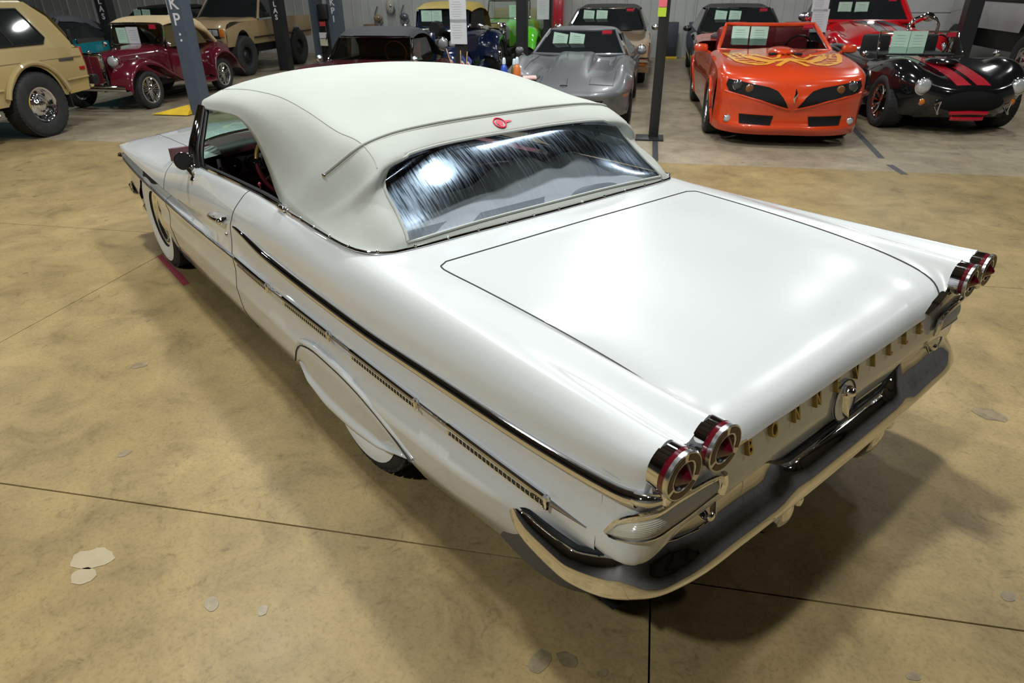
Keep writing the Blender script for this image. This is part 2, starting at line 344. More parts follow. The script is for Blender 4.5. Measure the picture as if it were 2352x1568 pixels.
# ================================================================ the white convertible (its own axes: x forward, y to its left, z up)
car = thing('convertible_car', 'long white vintage convertible with cream fabric top and twin round tail lamps', 'car')
white = mat('ivory_white_paint', (.60, .615, .61), .25, 0, 1., noise=.012, nscale=2)
gapm = mat('panel_gap', (.03, .032, .03), .7)
fabric = mat('cream_vinyl_top', (.385, .40, .365), .62, spec=.3, noise=.03, nscale=2.5, bump=.25, bscale=420)
burg = mat('burgundy_vinyl', (.22, .018, .034), .4, noise=.1)
burgd = mat('dark_burgundy_dash', (.075, .022, .028), .38)
gold = mat('gold_plate', (.40, .30, .11), .3, 1.)
def RL(pts):
    pts = sorted(pts); xs = [p[0] for p in pts]
    return pchip(xs, [p[1] for p in pts]), pchip(xs, [p[2] for p in pts])
RAILS = [
 # 0 centre line of deck / cowl / hood
 [(.175, 0, .765), (.19, 0, .80), (.235, 0, .832), (.32, 0, .858), (.5, 0, .892), (.8, 0, .925), (1.1, 0, .945), (1.34, 0, .957), (1.5, 0, .962), (2.2, 0, .96), (3.75, 0, .945), (4.2, 0, .94), (4.8, 0, .90), (5.2, 0, .865), (5.4, 0, .835), (5.46, 0, .80)],
 # 1 mid deck
 [(.175, .40, .765), (.19, .40, .80), (.235, .40, .831), (.32, .40, .857), (.5, .40, .890), (.8, .41, .922), (1.1, .42, .943), (1.34, .42, .955), (1.5, .45, .961), (2.2, .5, .958), (3.75, .5, .942), (4.2, .42, .93), (4.8, .38, .89), (5.2, .36, .855), (5.43, .36, .825), (5.49, .36, .79)],
 # 2 edge of trunk lid / hood seam
 [(.175, .655, .79), (.19, .675, .825), (.235, .692, .862), (.32, .702, .888), (.5, .710, .915), (.8, .72, .936), (1.1, .729, .947), (1.28, .734, .951), (1.32, .725, .953), (1.34, .69, .954), (1.5, .74, .957), (1.7, .86, .955), (2.2, .86, .953), (3.4, .84, .925), (3.75, .79, .912), (4.2, .72, .89), (4.8, .68, .85), (5.2, .66, .82), (5.45, .65, .79), (5.52, .65, .755)],
 # 3 crest of the inner lamp pod / belt line
 [(.175, .752, .9385), (.25, .752, .937), (.5, .754, .943), (.8, .757, .948), (1.1, .765, .951), (1.34, .775, .953), (1.5, .80, .955), (1.7, .878, .953), (2.2, .872, .951), (2.75, .862, .948), (3.4, .866, .925), (3.75, .845, .905), (4.2, .80, .872), (4.8, .775, .832), (5.2, .765, .805), (5.47, .76, .775), (5.535, .76, .74)],
 # 4 valley between the pods
 [(.175, .830, .893), (.25, .830, .899), (.5, .830, .918), (.8, .832, .934), (1.1, .838, .943), (1.34, .846, .947), (1.6, .872, .948), (1.8, .897, .944), (2.2, .892, .942), (2.75, .885, .938), (3.4, .892, .912), (3.75, .880, .885), (4.2, .86, .845), (4.8, .85, .81), (5.2, .845, .788), (5.48, .835, .765), (5.545, .83, .735)],
 # 5 crest of the outer pod / fender top
 [(.175, .9066, .9385), (.25, .906, .935), (.5, .904, .933), (1.0, .901, .930), (1.57, .907, .926), (2.2, .918, .912), (2.8, .916, .900), (3.4, .918, .868), (3.75, .922, .830), (4.2, .92, .795), (4.8, .915, .785), (5.2, .905, .770), (5.48, .89, .753), (5.55, .885, .73)],
 # 6 outer shoulder
 [(.175, .953, .900), (.25, .957, .890), (.5, .954, .875), (1.0, .951, .855), (1.57, .951, .845), (2.2, .950, .848), (2.8, .946, .848), (3.4, .945, .800), (3.75, .948, .765), (4.2, .948, .748), (4.8, .945, .755), (5.2, .935, .755), (5.49, .918, .743), (5.56, .908, .722)],
 # 7 upper crease: top edge of the chrome strip behind the door, fender spear in front
 [(.175, .938, .812), (.19, .950, .808), (.215, .959, .802), (.25, .963, .796), (.4, .966, .779), (.6, .967, .764), (1.04, .967, .744), (1.5, .966, .726), (1.9, .966, .729), (2.4, .965, .744), (2.8, .962, .782), (3.1, .960, .74), (3.5, .962, .695), (3.9, .965, .685), (4.3, .966, .70), (4.8, .96, .722), (5.2, .947, .735), (5.49, .925, .732), (5.56, .912, .715)],
 # 8 lower edge of the strip
 [(.175, .937, .770), (.19, .949, .765), (.215, .958, .760), (.25, .962, .754), (.4, .965, .738), (.6, .966, .723), (1.04, .966, .704), (1.5, .965, .688), (1.9, .965, .693), (2.4, .964, .712), (2.8, .966, .755), (3.1, .966, .71), (3.5, .955, .675), (3.9, .938, .660), (4.3, .928, .676), (4.8, .92, .698), (5.2, .912, .712), (5.49, .915, .722), (5.56, .905, .708)],
 # 9 cove
 [(.175, .955, .70), (.25, .962, .69), (.6, .966, .68), (1.5, .968, .66), (2.4, .970, .668), (2.9, .974, .67), (3.5, .958, .645), (4.3, .918, .65), (4.8, .905, .668), (5.2, .893, .68), (5.49, .898, .688), (5.56, .89, .685)],
 # 10 trim line
 [(.175, .962, .622), (.25, .975, .617), (.6, .983, .606), (1.5, .986, .594), (2.4, .986, .592), (2.9, .986, .605), (3.5, .984, .607), (4.3, .970, .615), (4.8, .958, .628), (5.2, .938, .640), (5.49, .915, .648), (5.56, .905, .65)],
 # 11 hollow under the trim
 [(.175, .962, .565), (.25, .978, .560), (.6, .976, .556), (1.0, .974, .540), (1.5, .972, .525), (2.2, .974, .525), (2.9, .984, .53), (3.5, .980, .53), (4.3, .965, .54), (4.8, .955, .56), (5.2, .935, .575), (5.49, .905, .59), (5.56, .895, .60)],
 # 12 lower crease
 [(.175, .955, .515), (.35, .962, .512), (.50, .974, .508), (.64, .994, .494), (.77, 1.003, .475), (1.0, 1.006, .456), (1.3, 1.005, .435), (1.64, 1.004, .42), (2.1, 1.003, .415), (2.6, 1.000, .43), (3.5, .992, .44), (4.3, .98, .45), (4.8, .97, .47), (5.2, .945, .49), (5.49, .90, .50), (5.56, .885, .51)],
 # 13 lower side
 [(.175, .93, .44), (.35, .945, .42), (.57, .972, .39), (1.0, .992, .33), (1.5, .988, .30), (2.4, .982, .28), (3.5, .972, .28), (4.3, .955, .29), (4.8, .945, .32), (5.2, .92, .36), (5.49, .87, .40), (5.56, .85, .42)],
 # 14 rocker edge
 [(.175, .93, .36), (.35, .93, .32), (.57, .932, .275), (.87, .932, .232), (1.25, .932, .19), (1.7, .93, .17), (2.4, .93, .165), (3.5, .928, .185), (4.2, .92, .18), (4.6, .91, .2), (4.9, .90, .24), (5.2, .88, .28), (5.49, .83, .33), (5.56, .81, .35)],
]
RF = [RL(r) for r in RAILS]; NSEG = 5; SH = (7, 8, 12)
xs = np.unique(np.round(np.concatenate([[.175, .18, .19, .205, .22, .235, .26, 0.28, .30, .32], np.arange(.34, 1.24, .02), np.linspace(1.25, 1.36, 12), np.arange(1.38, 4.2, .02), np.arange(4.2, 5.4, .03), np.linspace(5.4, 5.56, 10), [2.868, 4.12, 1.7]]), 4))
def body_section(x):
    P = [(f(x), gz(x)) for f, gz in RF]; return curve([(-P[1][0], P[1][1])] + P, NSEG, [k + 1 for k in SH])[NSEG:]
FWX, RWX = 4.66, 1.65
def arch(x):       # front wheel opening
    d = abs(x - FWX); return -1 if d > .40 else .20 + .44 * math.sqrt(max(0, 1 - (d / .40) ** 2.3))
BG = []
for x in xs:
    s = body_section(x); row = np.column_stack([np.full(len(s), x), s])
    za = arch(x)
    if za > 0:
        lo = np.where((row[:, 2] < za) & (np.arange(len(row)) > 8 * NSEG))[0]
        if len(lo):
            k = lo[0]; p, q = row[k - 1].copy(), row[k].copy(); t = (p[2] - za) / max(1e-6, p[2] - q[2]); c = p + (q - p) * min(1, max(0, t)); row[k:] = c
    # door shut lines lean forward towards the belt
    w = np.exp(-((x - 2.868) / .28) ** 2); row[:, 0] += -.11 * np.clip((row[:, 2] - .76) / .19, 0, 1) * w * (np.arange(len(row)) >= 3 * NSEG)
    BG.append(row)
BG = np.array(BG); NX, NJ = BG.shape[:2]
def J(r): return r * NSEG
def body_part(name, test, m=white, parent=car, both=True, **k):
    b = MB(); used = {}
    for sgn in ((1, -1) if both is True else (both,)):
        idx = {}
        def vid(i, j):
            if (i, j) not in idx: idx[(i, j)] = len(b.V); b.V.append(tuple(BG[i, j] * np.array([1, sgn, 1])))
            return idx[(i, j)]
        for i in range(NX - 1):
            for j in range(NJ - 1):
                if test((xs[i] + xs[i + 1]) / 2, j):
                    q = [vid(i, j), vid(i, j + 1), vid(i + 1, j + 1), vid(i + 1, j)]
                    P = [b.V[a] for a in q]
                    if (Vector(P[0]) - Vector(P[1])).length < 1e-6 and (Vector(P[2]) - Vector(P[3])).length < 1e-6: continue
                    b.F.append(tuple(q) if sgn > 0 else tuple(reversed(q))); b.M.append(0)
    return weld(b.build(name, m, parent, angle=55, **k))
is_trunk = lambda x, j: j < J(2) and x < 1.34
is_hood = lambda x, j: j < J(2) and x > 4.22
is_open = lambda x, j: j < J(3) and 1.7 < x < 3.76
is_door = lambda x, j: j >= J(3) and 2.868 < x < 4.12 
# the rear wheel opening is closed by a separate skirt
low = lambda x, j: (x < .30 and j >= J(8)) or (x < .42 and j >= J(12) + 2) or (1.20 < x < 2.13 and j >= J(13) + 1)
body_part('body_shell', lambda x, j: not (low(x, j) or is_trunk(x, j) or is_hood(x, j) or is_open(x, j) or is_door(x, j)))
trunk = body_part('trunk_lid', is_trunk)
hood = body_part('hood', is_hood)
door_l = body_part('door', is_door, both=1); door_r = body_part('door', is_door, both=-1)
def at(x, r, dj=0):
    """a point and outward normal on the left body side at station x, rail r"""
    i = np.argmin(abs(xs - x)); s = body_section(x); p = s[r * NSEG + dj]; a = s[max(0, r * NSEG + dj - 1)]; c = s[min(len(s) - 1, r * NSEG + dj + 1)]
    t = c - a; n = np.array([-t[1], t[0]]); n = n / (np.linalg.norm(n) + 1e-9)
    if n[0] < 0 and r > 5: n = -n
    if r <= 5 and n[1] < 0: n = -n
    return Vector((x, p[0], p[1])), Vector((0, n[0], n[1]))
def mirr(P): return [(p[0], -p[1], p[2]) for p in P]
def both_tube(name, P, r, m, parent=car, n=8, **k):
    V, Fc = tubeg(P, r, n); V2, F2 = tubeg(mirr(P), r, n); a = mk(name, V, Fc, m, parent, **k); c = mk(name, V2, F2, m, parent, **k); return a, c
# shut lines
def line_on(i, j0, j1): return [tuple(BG[i, j]) for j in range(j0, j1 + 1)]
ix = lambda x: int(np.argmin(abs(xs - x)))
tr = [tuple(BG[i, J(2)]) for i in range(0, ix(1.34) + 1)]
fr = [tuple(BG[ix(1.34), j]) for j in range(J(2), -1, -1)]
path = tr + fr[1:]; path = path + mirr(path[::-1][1:])
tube('trunk_gap', path, .0032, gapm, trunk, 6)
hp = [tuple(BG[i, J(2)]) for i in range(NX - 1, ix(4.22) - 1, -1)] + [tuple(BG[ix(4.22), j]) for j in range(J(2) - 1, -1, -1)]
tube('hood_gap', hp + mirr(hp[::-1][1:]), .0022, gapm, hood, 6)
for d, sg in ((door_l, 1), (door_r, -1)):
    for x in (2.868, 4.12):
        P = line_on(ix(x), J(3), NJ - 1); P = P if sg > 0 else mirr(P)
        tube('door_gap', P, .0022, gapm, d, 6)
# underside of the trunk lip, in body paint
lip = [[BG[0, j] for j in range(0, J(2) + 1)], [BG[0, j] + np.array([.03, 0, .0]) for j in range(0, J(2) + 1)]]
b = MB(); G = np.array(lip); b.add(G.reshape(-1, 3), gridf(2, G.shape[1])); b.add((G * [1, -1, 1]).reshape(-1, 3), gridf(2, G.shape[1])); b.build('lip_underside', white, trunk)
# ---------------------------------------------------------------- rear panel wrapping from side to side under the lid
PL = curve([(.30, .966), (.25, .964), (.205, .950), (.178, .915), (.170, .85), (.166, .70), (.165, .40), (.165, 0)], 6)
rows = []
rz_ = [at0 for at0 in ((8, .0), (9, 0), (10, 0), (11, 0))]
for (x, y) in PL:
    side = min(1, max(0, (y - .68) / .08))      # 0 under the trunk lid, 1 below the lamps
    top = .775 * (1 - side) + .81 * side
    k = min(1, max(0, (y - .80) / .16)); row = [(x + .026 * (1 - side) + .004 * side, y, top)]
    for r in (9, 10, 11):
        yr, zr = float(RF[r][0](.30)), float(RF[r][1](.30)); zz = {9: zr, 10: .625, 11: .575}[r] * k + {9: .70, 10: .64, 11: .58}[r] * (1 - k)
        row.append((x + ((.010 if r == 9 else 0) + {9: 0, 10: .004, 11: .016}[r] * (y < .93)) * (1 - k), y * (1 + (yr / .966 - 1) * k), zz))
    row.append((x + .03 * (1 - k) + .02, y * (1 + .0 * k), .50 * (1 - k) +   .55 * k)); rows.append(row)
loft('rear_panel', rows, white, car, nu=1, nv=5, mirror='y', flip=True)
# lamp pod end caps: the fender ends behind the lamps
capr = BG[0, J(2):J(8) + 1]
for sg in (1, -1):
    top = [tuple(p * [1, sg, 1]) for p in capr]; bot = [(.19, p[1] * sg, .775) for p in capr]
    n0 = len(top); mk('fender_end_cap', top + bot, [((k, k + 1, n0 + k + 1, n0 + k) if sg < 0 else (k + 1, k, n0 + k, n0 + k + 1)) for k in range(n0 - 1)], white, car)
# gold letters under the trunk lip
for k, ch in enumerate('BONNEVILLE'):
    y = .534 - k * (1.068 / 9)
    M = frame((.176, y, .737), (0, -1, 0), (.25, 0, 1))
    text_obj('letter', ch, .068, gold, car, M @ Matrix.Diagonal((.62, 1.0, 1, 1)), .007, bold=.0012)['label'] = 'gold letter on the rear panel'
# fuel door with chrome arrowhead lock
M = Matrix.Rotation(math.radians(-90), 4, 'Y')
fd = lathe('fuel_door', [(.001, -.0015), (.066, -.0015), (.067, .004)], white, car, 40, 'x', c=(.1655, 0, .662), M=Matrix.Rotation(.16, 4, 'Y'))
V, Fc = tubeg([(.1625 + .011 * math.sin(a), .068 * math.cos(a), .662 + .068 * math.sin(a)) for a in np.linspace(0, 2 * math.pi, 44, endpoint=False)], .0024, 6, closed=True); mk('door_seam', V, Fc, gapm, fd)
emb = curve([(.018, .030), (.022, .022), (.016, .016), (.014, -.02), (.008, -.05), (.001, -.062)], 3)
V = []
for (w, z) in emb:
    for a in (-1, -.5, 0, .5, 1): V.append((.168 - .020 * (1 - a * a) + .16 * z, a * w, .668 + z))
mk('fuel_lock', V, gridf(len(emb), 5), chrome, fd)
lathe('lock_cap', curve([(.001, .022), (.014, .021), (.021, .012), (.021, 0)], 3), chrome, fd, 16, 'z', c=(.158, 0, .692))
# ---------------------------------------------------------------- tail lamps
lensred = mat('red_lens', (.085, .003, .008), .10, coat=1.)
segm = mat('brown_enamel', (.085, .040, .032), .4)
redband = mat('red_band', (.085, .003, .008), .15, coat=.8)
def tail_lamp(y):
    t = bpy.data.objects.new('tail_lamp', None); COL.objects.link(t); t.parent = car; t.location = (.118, y, .8735)
    
    lathe('barrel', [(.0590, .060), (.0605, .027)], chrome, t, 44, 'x', angle=18)
    lathe('red_ring', [(.0605, .027), (.0592, .026), (.0592, .014), (.0605, .013)], redband, t, 44, 'x', angle=18)
    lathe('bezel', [(.0605, .013), (.062, .012), (.062, .002), (.0605, .0), (.0375, .0), (.036, .002), (.0355, .016)], chrome_soft, t, 44, 'x', angle=18)
    lathe('lens', curve([(.0358, .014), (.030, .008), (.020, -.002), (.010, -.012), (.004, -.017), (.0005, -.018)], 4), lensred, t, 36, 'x')
    for k in range(3):
        b = MB(); n = 14; a0 = math.radians(98 + 120 * k); V = []
        for i in range(n + 1):
            a = a0 + math.radians(104) * i / n
            for r in (.0410, .0575): V.append((-.0008, math.cos(a) * r, math.sin(a) * r))
        b.add(V, gridf(n + 1, 2)); b.build('enamel_segment', segm, t)
    return t
for y in (.9066, .7535, -.7535, -.9066): tail_lamp(y)
for sg in (1, -1):
    b = MB()
    V, Fc = boxg((.165, .83 * sg, .868), (.04, .04, .03), bev=.012); b.add(V, Fc)
    b.build('lamp_link', chrome, car)
    # chrome moulding beside the inner lamp, on the trunk corner
    P = [(.160, .690 * sg, .822), (.160, .655 * sg, .802), (.162, .615 * sg, .787), (.166, .565 * sg, .780)]
    V = []
    for k, p in enumerate(P):
        h = (.013, .014, .011, .002)[k]
        V += [(p[0] + .028, p[1], p[2] + h), (p[0] + .004, p[1], p[2] + h * .9), (p[0], p[1], p[2] - h * .2), (p[0] + .008, p[1], p[2] - h)]
    mk('trunk_corner_moulding', V, gridf(4, 4), chrome, car)
# back-up lamps: almond chrome housing with ribbed clear lens under the tail lamps
ribm = mat('clear_ribbed_lens', (.62, .60, .50), .12, coat=1.)
def on_rear(s, z, out=0.):
    """point on the wrapped rear plan; s = distance from the centre line along the plan"""
    L = [0]; Q = PL[::-1]
    for a, c in zip(Q[:-1], Q[1:]): L.append(L[-1] + math.hypot(*(c - a)))
    x = np.interp(s, L, Q[:, 0]); y = np.interp(s, L, Q[:, 1]); s2 = s + .01; x2 = np.interp(s2, L, Q[:, 0]); y2 = np.interp(s2, L, Q[:, 1])
    t = Vector((x2 - x, y2 - y, 0)); t = t.normalized() if t.length > 1e-6 else Vector((0, 1, 0)); n = Vector((-t.y, t.x, 0))
    if n.x > 0: n = -n
    return Vector((x, y, z)) + n * out
SE = 1.0
def lens_half(t): return .052 * (1 - t ** 2.6) ** .8 if t < 1 else 0
for sg in (1, -1):
    hs = bpy.data.objects.new('backup_lamp', None); COL.objects.link(hs); hs.parent = car
    def pt(s, z, out): p = on_rear(s, z, out); return (p.x, p.y * sg, p.z)
    N = 30; up_, dn_ = [], []; zu = pchip([0, .2, .45, .65, .8, .92, 1], [.728, .742, .748, .742, .728, .690, .640]); zd = pchip([0, .3, .6, .8, .92, 1], [.675, .668, .660, .650, .640, .634])
    for i in range(N + 1):
        t = i / N; s = .68 + t * .350; up_.append((s, float(zu(t)))); dn_.append((s, float(zd(t))))
    loop = up_ + dn_[::-1][1:]
    tube('lamp_frame', [pt(s, z, .006) for s, z in loop], .0065, chrome, hs, 8, closed=True)
    V = []
    for i in range(N + 1):
        s, zt = up_[i]; _, zb = dn_[i]
        for k in range(25): f = k / 24; V.append(pt(s, zt + (zb - zt) * (.22 + .78 * f), .004 + .008 * math.sin(math.pi * f) - (.0022 if k % 2 else 0)))
    mk('lens', V, gridf(N + 1, 25), ribm, hs, angle=25)
    b = MB(); V = []
    for i in range(N + 1):
        s, zt = up_[i]; zb = dn_[i][1]; V += [pt(s, zt, .008), pt(s, zt - .10 * (zt - zb), .004), pt(s, zt - .24 * (zt - zb), .006)]
    b.add(V, gridf(N + 1, 3)); b.build('lamp_visor', chrome, hs)
    V, Fc = tubeg([pt(.672, .733, .010), pt(.664, .70, .012), pt(.668, .668, .010)], .010, 8); mk('lamp_end', V, Fc, chrome, hs)
# ---------------------------------------------------------------- chrome bumper
BPL = curve([(.64, .982), (.58, 1.012), (.45, 1.034), (.31, 1.034), (.215, 1.004), (.145, .935), (.108, .82), (.095, .60), (.089, .30), (.087, 0)], 8)
Lb = np.concatenate([[0], np.cumsum(np.linalg.norm(np.diff(BPL, axis=0), axis=1))])
rows = []
for k, (x, y) in enumerate(BPL):
    a = BPL[max(0, k - 1)]; c = BPL[min(len(BPL) - 1, k + 1)]; t = (c - a) / np.linalg.norm(c - a); n = np.array([t[1], -t[0]])
    if n[0] > 0 and abs(n[0]) > abs(n[1]): n = -n
    if n[1] < 0 and abs(n[1]) > abs(n[0]): n = -n
    if k == len(BPL) - 1: n = np.array([-1., 0.])
    s = Lb[k]; tip = min(1, .003 + s / .10) ** .5
    if y < .80 and x < .2: top = float(np.interp(y, [0, .30, .36, .42, .48, .8], [.575, .575, .592, .630, .648, .646])); bot = .488; dep = float(np.interp(y, [0, .30, .40, .48], [.076, .076, .080, .084]))
    else: top = float(np.interp(s, [0, .12, .30, .44, .52, .62], [.512, .512, .528, .575, .625, .646])); bot = float(np.interp(s, [0, .15, .3, .5, .7], [.455, .448, .450, .478, .488])); dep = float(np.interp(s, [0, .2, .42, .6], [.035, .042, .056, .084]))
    h = top - bot; zc = bot + .3 * h
    wg = min(1, max(0, (top - .585) / .05)); mixp = lambda a, c_: (a[0] * wg + c_[0] * (1 - wg), a[1] * wg + c_[1] * (1 - wg))
    wing = [(.88, .20), (.66, .43), (.44, .57), (.20, .71), (.05, .84)]; bar = [(.74, .04), (.52, .14), (.32, .30), (.15, .50), (.04, .74)]
    prof = [(-dep - .004, top - .008), (-dep, top)] + [(-dep * a, top - h * c_) for a, c_ in (mixp(p, q) for p, q in zip(wing, bar))] + [(-.0, top - .93 * h), (-.003, top - .97 * h), (-.022, bot - .002), (-.052, bot - .012), (-.062, bot - .045), (-.085, bot - .085)]
    rows.append([(x + n[0] * d * tip, y + n[1] * d * tip, zc + (z - zc) * tip) for d, z in prof])
bumper = loft('rear_bumper', rows, chrome, car, nu=1, nv=4, mirror='y', sv=(1,), flip=True, angle=60)
# rubber line between body and bumper wing
gp = [r[1] for r in rows]; gp = [(p[0] + .004, p[1] - .004 * (1 if p[0] > .2 else 0), p[2] + .002) for p in gp]
tube('bumper_seal', gp + mirr(gp[::-1][1:]), .0075, mat('black_seal', (.008, .01, .01), .4), bumper, 6)
# recessed slot with bolt in each bumper wing
for sg in (1, -1):
    sl_y = [(.66, .628), (.67, .592), (.74, .588), (.82, .592), (.885, .600), (.85, .612), (.76, .624)]
    bvh_b = __import__('mathutils').bvhtree.BVHTree.FromPolygons([v.co for v in bumper.data.vertices], [tuple(q.vertices) for q in bumper.data.polygons])
    Pb = []
    for y, z in sl_y:
        h = bvh_b.ray_cast(Vector((-2, y * sg, z)), Vector((1, 0, 0)))[0]; Pb.append((h if h is not None else Vector((.13, y * sg, z))) + Vector((-.002, 0, 0)))
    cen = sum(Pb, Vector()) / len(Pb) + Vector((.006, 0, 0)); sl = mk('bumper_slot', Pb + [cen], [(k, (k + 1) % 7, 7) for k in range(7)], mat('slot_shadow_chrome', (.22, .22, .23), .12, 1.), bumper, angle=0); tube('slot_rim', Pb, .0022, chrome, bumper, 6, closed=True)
    lathe('bolt', curve([(.014, 0), (.012, -.007), (.005, -.011), (.0005, -.0115)], 3), chrome, bumper, 16, 'x', c=(Pb[1].x - .001, .70 * sg, .607))
    for yy, xx, zz in ((1.014, .50, .452), (1.016, .37, .44)):
        lathe('bolt', curve([(.014, 0), (.012, .006), (.005, .010), (.0005, .0105)], 3), chrome, bumper, 16, 'y', c=(xx, (yy - .03) * sg, zz - .025), M=Matrix.Scale(sg, 4, (0, 1, 0)))
    # bumper guards hanging below the bar
    yg = .30 * sg; rowsg = []
    for t in np.linspace(0, 1, 8):
        z = .475 - .20 * t; w = .026 * math.sin(math.pi * (.12 + .80 * t)) + .002; xg = .125 - .018 * math.sin(math.pi * t) + .05 * t ** 2
        rowsg.append([(xg + .05, yg + w, z), (xg + .012, yg + w * .9, z), (xg, yg, z), (xg + .012, yg - w * .9, z), (xg + .05, yg - w, z)])
    gd = loft('bumper_guard', rowsg, chrome, car, nu=3, nv=3)
    lathe('guard_cap', curve([(.016, -.02), (.018, 0), (.012, .012), (.001, .016)], 3), chrome, gd, 16, 'z', c=(.112, yg, .472))
# dark valance under the body, behind the bumper
b = MB(); Vv = []
for (x, y) in BPL[12:]: Vv += [(x + .10, y * .95, .44), (x + .20, y * .93, .28)]
n0 = len(Vv) // 2; b.add(Vv, gridf(n0, 2)); b.add(mirr(Vv), gridf(n0, 2)); b.build('rear_valance', mat('grey_underbody', (.07, .07, .068), .5), car)
# underbody floor pan
b = MB(); n0 = 0; V = []
for x in np.linspace(.3, 5.4, 12): V += [(x, .88 if not (RWX - .45 < x < RWX + .45 or FWX - .5 < x < FWX + .5) else .62, .26), (x, -.88 if not (RWX - .45 < x < RWX + .45 or FWX - .5 < x < FWX + .5) else -.62, .26)]
b.add(V, gridf(12, 2)); b.build('floor_pan', black, car)
# ---------------------------------------------------------------- side trim
def strip(x0, x1, r0, r1, bulge, n=70, w=None, taper=(0, 0)):
    V = []; X = np.linspace(x0, x1, n)
    for k, x in enumerate(X):
        p0, n0_ = at(x, r0); p1, n1_ = at(x, r1); f = 1.
        if taper[0]: f = min(f, max(.05, (abs(x - x0) / taper[0])) ** .6)
        if taper[1]: f = min(f, max(.05, (abs(x - x1) / taper[1])) ** .6)
        f = min(f, 1); c = (p0 + p1) / 2; h = (p0 - p1) / 2 * f; nn = (n0_ + n1_).normalized()
        nn = Vector((0, .58, .81))
        for a in np.linspace(-1, 1, 7): V.append(c + h * float(-a) + nn * bulge * math.sqrt(max(0, 1 - a * a)) * f)
    return V, gridf(n, 7)
for sg in (1, -1):
    X = np.linspace(.20, 2.82, 110); Pm = [(at(x, 7)[0] + at(x, 8)[0]) / 2 + Vector((0, .002, 0)) for x in X]
    V, Fc = tubeg(Pm, [(.006 + .017 * min(1, (2.82 - x) / .45) ** .6) for x in X], 12)
    # carry the strip round the fender end to the outer lamp
    T = []
    for t in np.linspace(0, 1, 9):
        a = t * math.pi / 2; T.append((.20 - .045 * math.sin(a) - .0, .960 - .05 * (1 - math.cos(a)) + .006, .792 + .012 * t))
    b = MB(); b.add(V, Fc); V2, F2 = tubeg(T, [.017] * 8 + [.014], 10); b.add(V2, F2)
    V = [Vector((v[0], v[1] * sg, v[2])) for v in b.V]; mk('fin_moulding', V, b.F, chrome, car, angle=60)
    V, Fc = boxg((.148, .925 * sg, .806), (.03, .028, .036), bev=.008); mk('moulding_clip', V, Fc, chrome, car)
    # lower trim: thin spear all along
    P = []; X = list(np.linspace(.33, 5.50, 120))
    for x in X:
        p, nn = at(x, 10); P.append(p + nn * .002)
    rr = [.002 + .0075 * min(1, (x - .33) / .13) for x in X]
    P = [(p.x, p.y * sg, p.z) for p in P]
    sp = tube('side_spear', P, rr, chrome_soft, car, 8)
    for (xa, xb) in ((2.79, 2.39), (2.20, 1.757), (1.56, 1.113), (.92, .474)):
        b = MB(); X = np.linspace(xa, xb, 30); top = []; bot = []
        for x in X:
            p, nn = at(x, 10); top.append(p + nn * .011 + Vector((0, 0, .012))); bot.append(p + nn * .006 + Vector((0, 0, -.014)))
        V, Fc = tubeg(top, .0105, 8); b.add(V, Fc); V, Fc = tubeg([q + Vector((0, .004, -.007)) for q in bot], .0028, 6); b.add(V, Fc)
        V, Fc = tubeg([top[-1] + Vector((-.004, 0, .004)), (top[-1] + bot[-1]) / 2 + Vector((-.010, .004, 0)), bot[-1] + Vector((-.004, .002, -.008))], .009, 8); b.add(V, Fc)
        V, Fc = tubeg([top[0], bot[0] + Vector((0, .003, -.006))], .006, 8); b.add(V, Fc)
        b.V = [(v[0], v[1] * sg, v[2]) for v in b.V]
        bar = b.build('trim_bar', chrome, car)
        b = MB(); V = []
        for q, w in zip(top, bot): V += [(q.x, (q.y - .002), q.z), (w.x, w.y + .003, w.z - .007)]
        b.add(V, gridf(30, 2)); b.V = [(v[0], v[1] * sg, v[2]) for v in b.V]; b.build('trim_slot', mat('slot_brown', (.035, .030, .026), .6), bar)
        b = MB(); nr = int(abs(xa - xb) / .019)
        for k in range(1, nr):
            x = xa + (xb - xa) * k / nr; p, nn = at(x, 10); V, Fc = tubeg([p + nn * .010 + Vector((0, 0, .004)), p + nn * .012 + Vector((0, 0, -.021))], .0019, 4, cap=False); b.add(V, Fc)
        b.V = [(v[0], v[1] * sg, v[2]) for v in b.V]; b.build('trim_ribs', chrome_soft, bar)['kind'] = 'stuff'
    # rear wheel skirt
    xa, xb = 1.17, 2.165; rows = []
    zt_f = pchip([1.17, 1.21, 1.28, 1.386, 1.547, 1.709, 1.889, 2.05, 2.10, 2.14, 2.165], [.318, .337, .362, .394, .428, .445, .450, .428, .400, .355, .30])
    zb_f = pchip([1.17, 1.262, 1.453, 1.68, 1.844, 2.025, 2.11, 2.165], [.312, .282, .228, .198, .194, .232, .262, .295])
    for x in np.linspace(xa, xb, 33):
        zt, zb = float(zt_f(x)), float(zb_f(x)); zt = max(zt, zb + .006); e = min(1, (x - xa) / .25, (xb - x) / .12)
        yb = .985 + .022 * e; h = zt - zb
        rows.append([(x, .998 * sg, zt), (x, 1.001 * sg, zt - .05 * h), (x, .999 * sg, zb + .55 * h), (x, (yb - .010) * sg, zb + .22 * h), (x, (yb + .004) * sg, zb + .10 * h), (x, (yb - .004) * sg, zb), (x, (yb - .03) * sg, zb + .01)])
    sk = loft('wheel_skirt', rows, white, car, nu=2, nv=4, sv=(3,), flip=sg < 0)
    tube('skirt_seam', [(r[0][0], r[0][1] + .006 * sg, r[0][2] + .001) for r in rows], .003, gapm, sk, 6)
    # raised flare lip over the skirt
    fl = [(r[0][0] + .012 * (r[0][0] - 1.7), .992 * sg, r[0][2] + .016) for r in rows]
    V, Fc = tubeg(fl, [.010 + .007 * min(1, min(k, 32 - k) / 5) for k in range(33)], 10); mk('skirt_flare', V, Fc, white, car)
    # door handle
    dr = door_l if sg > 0 else door_r
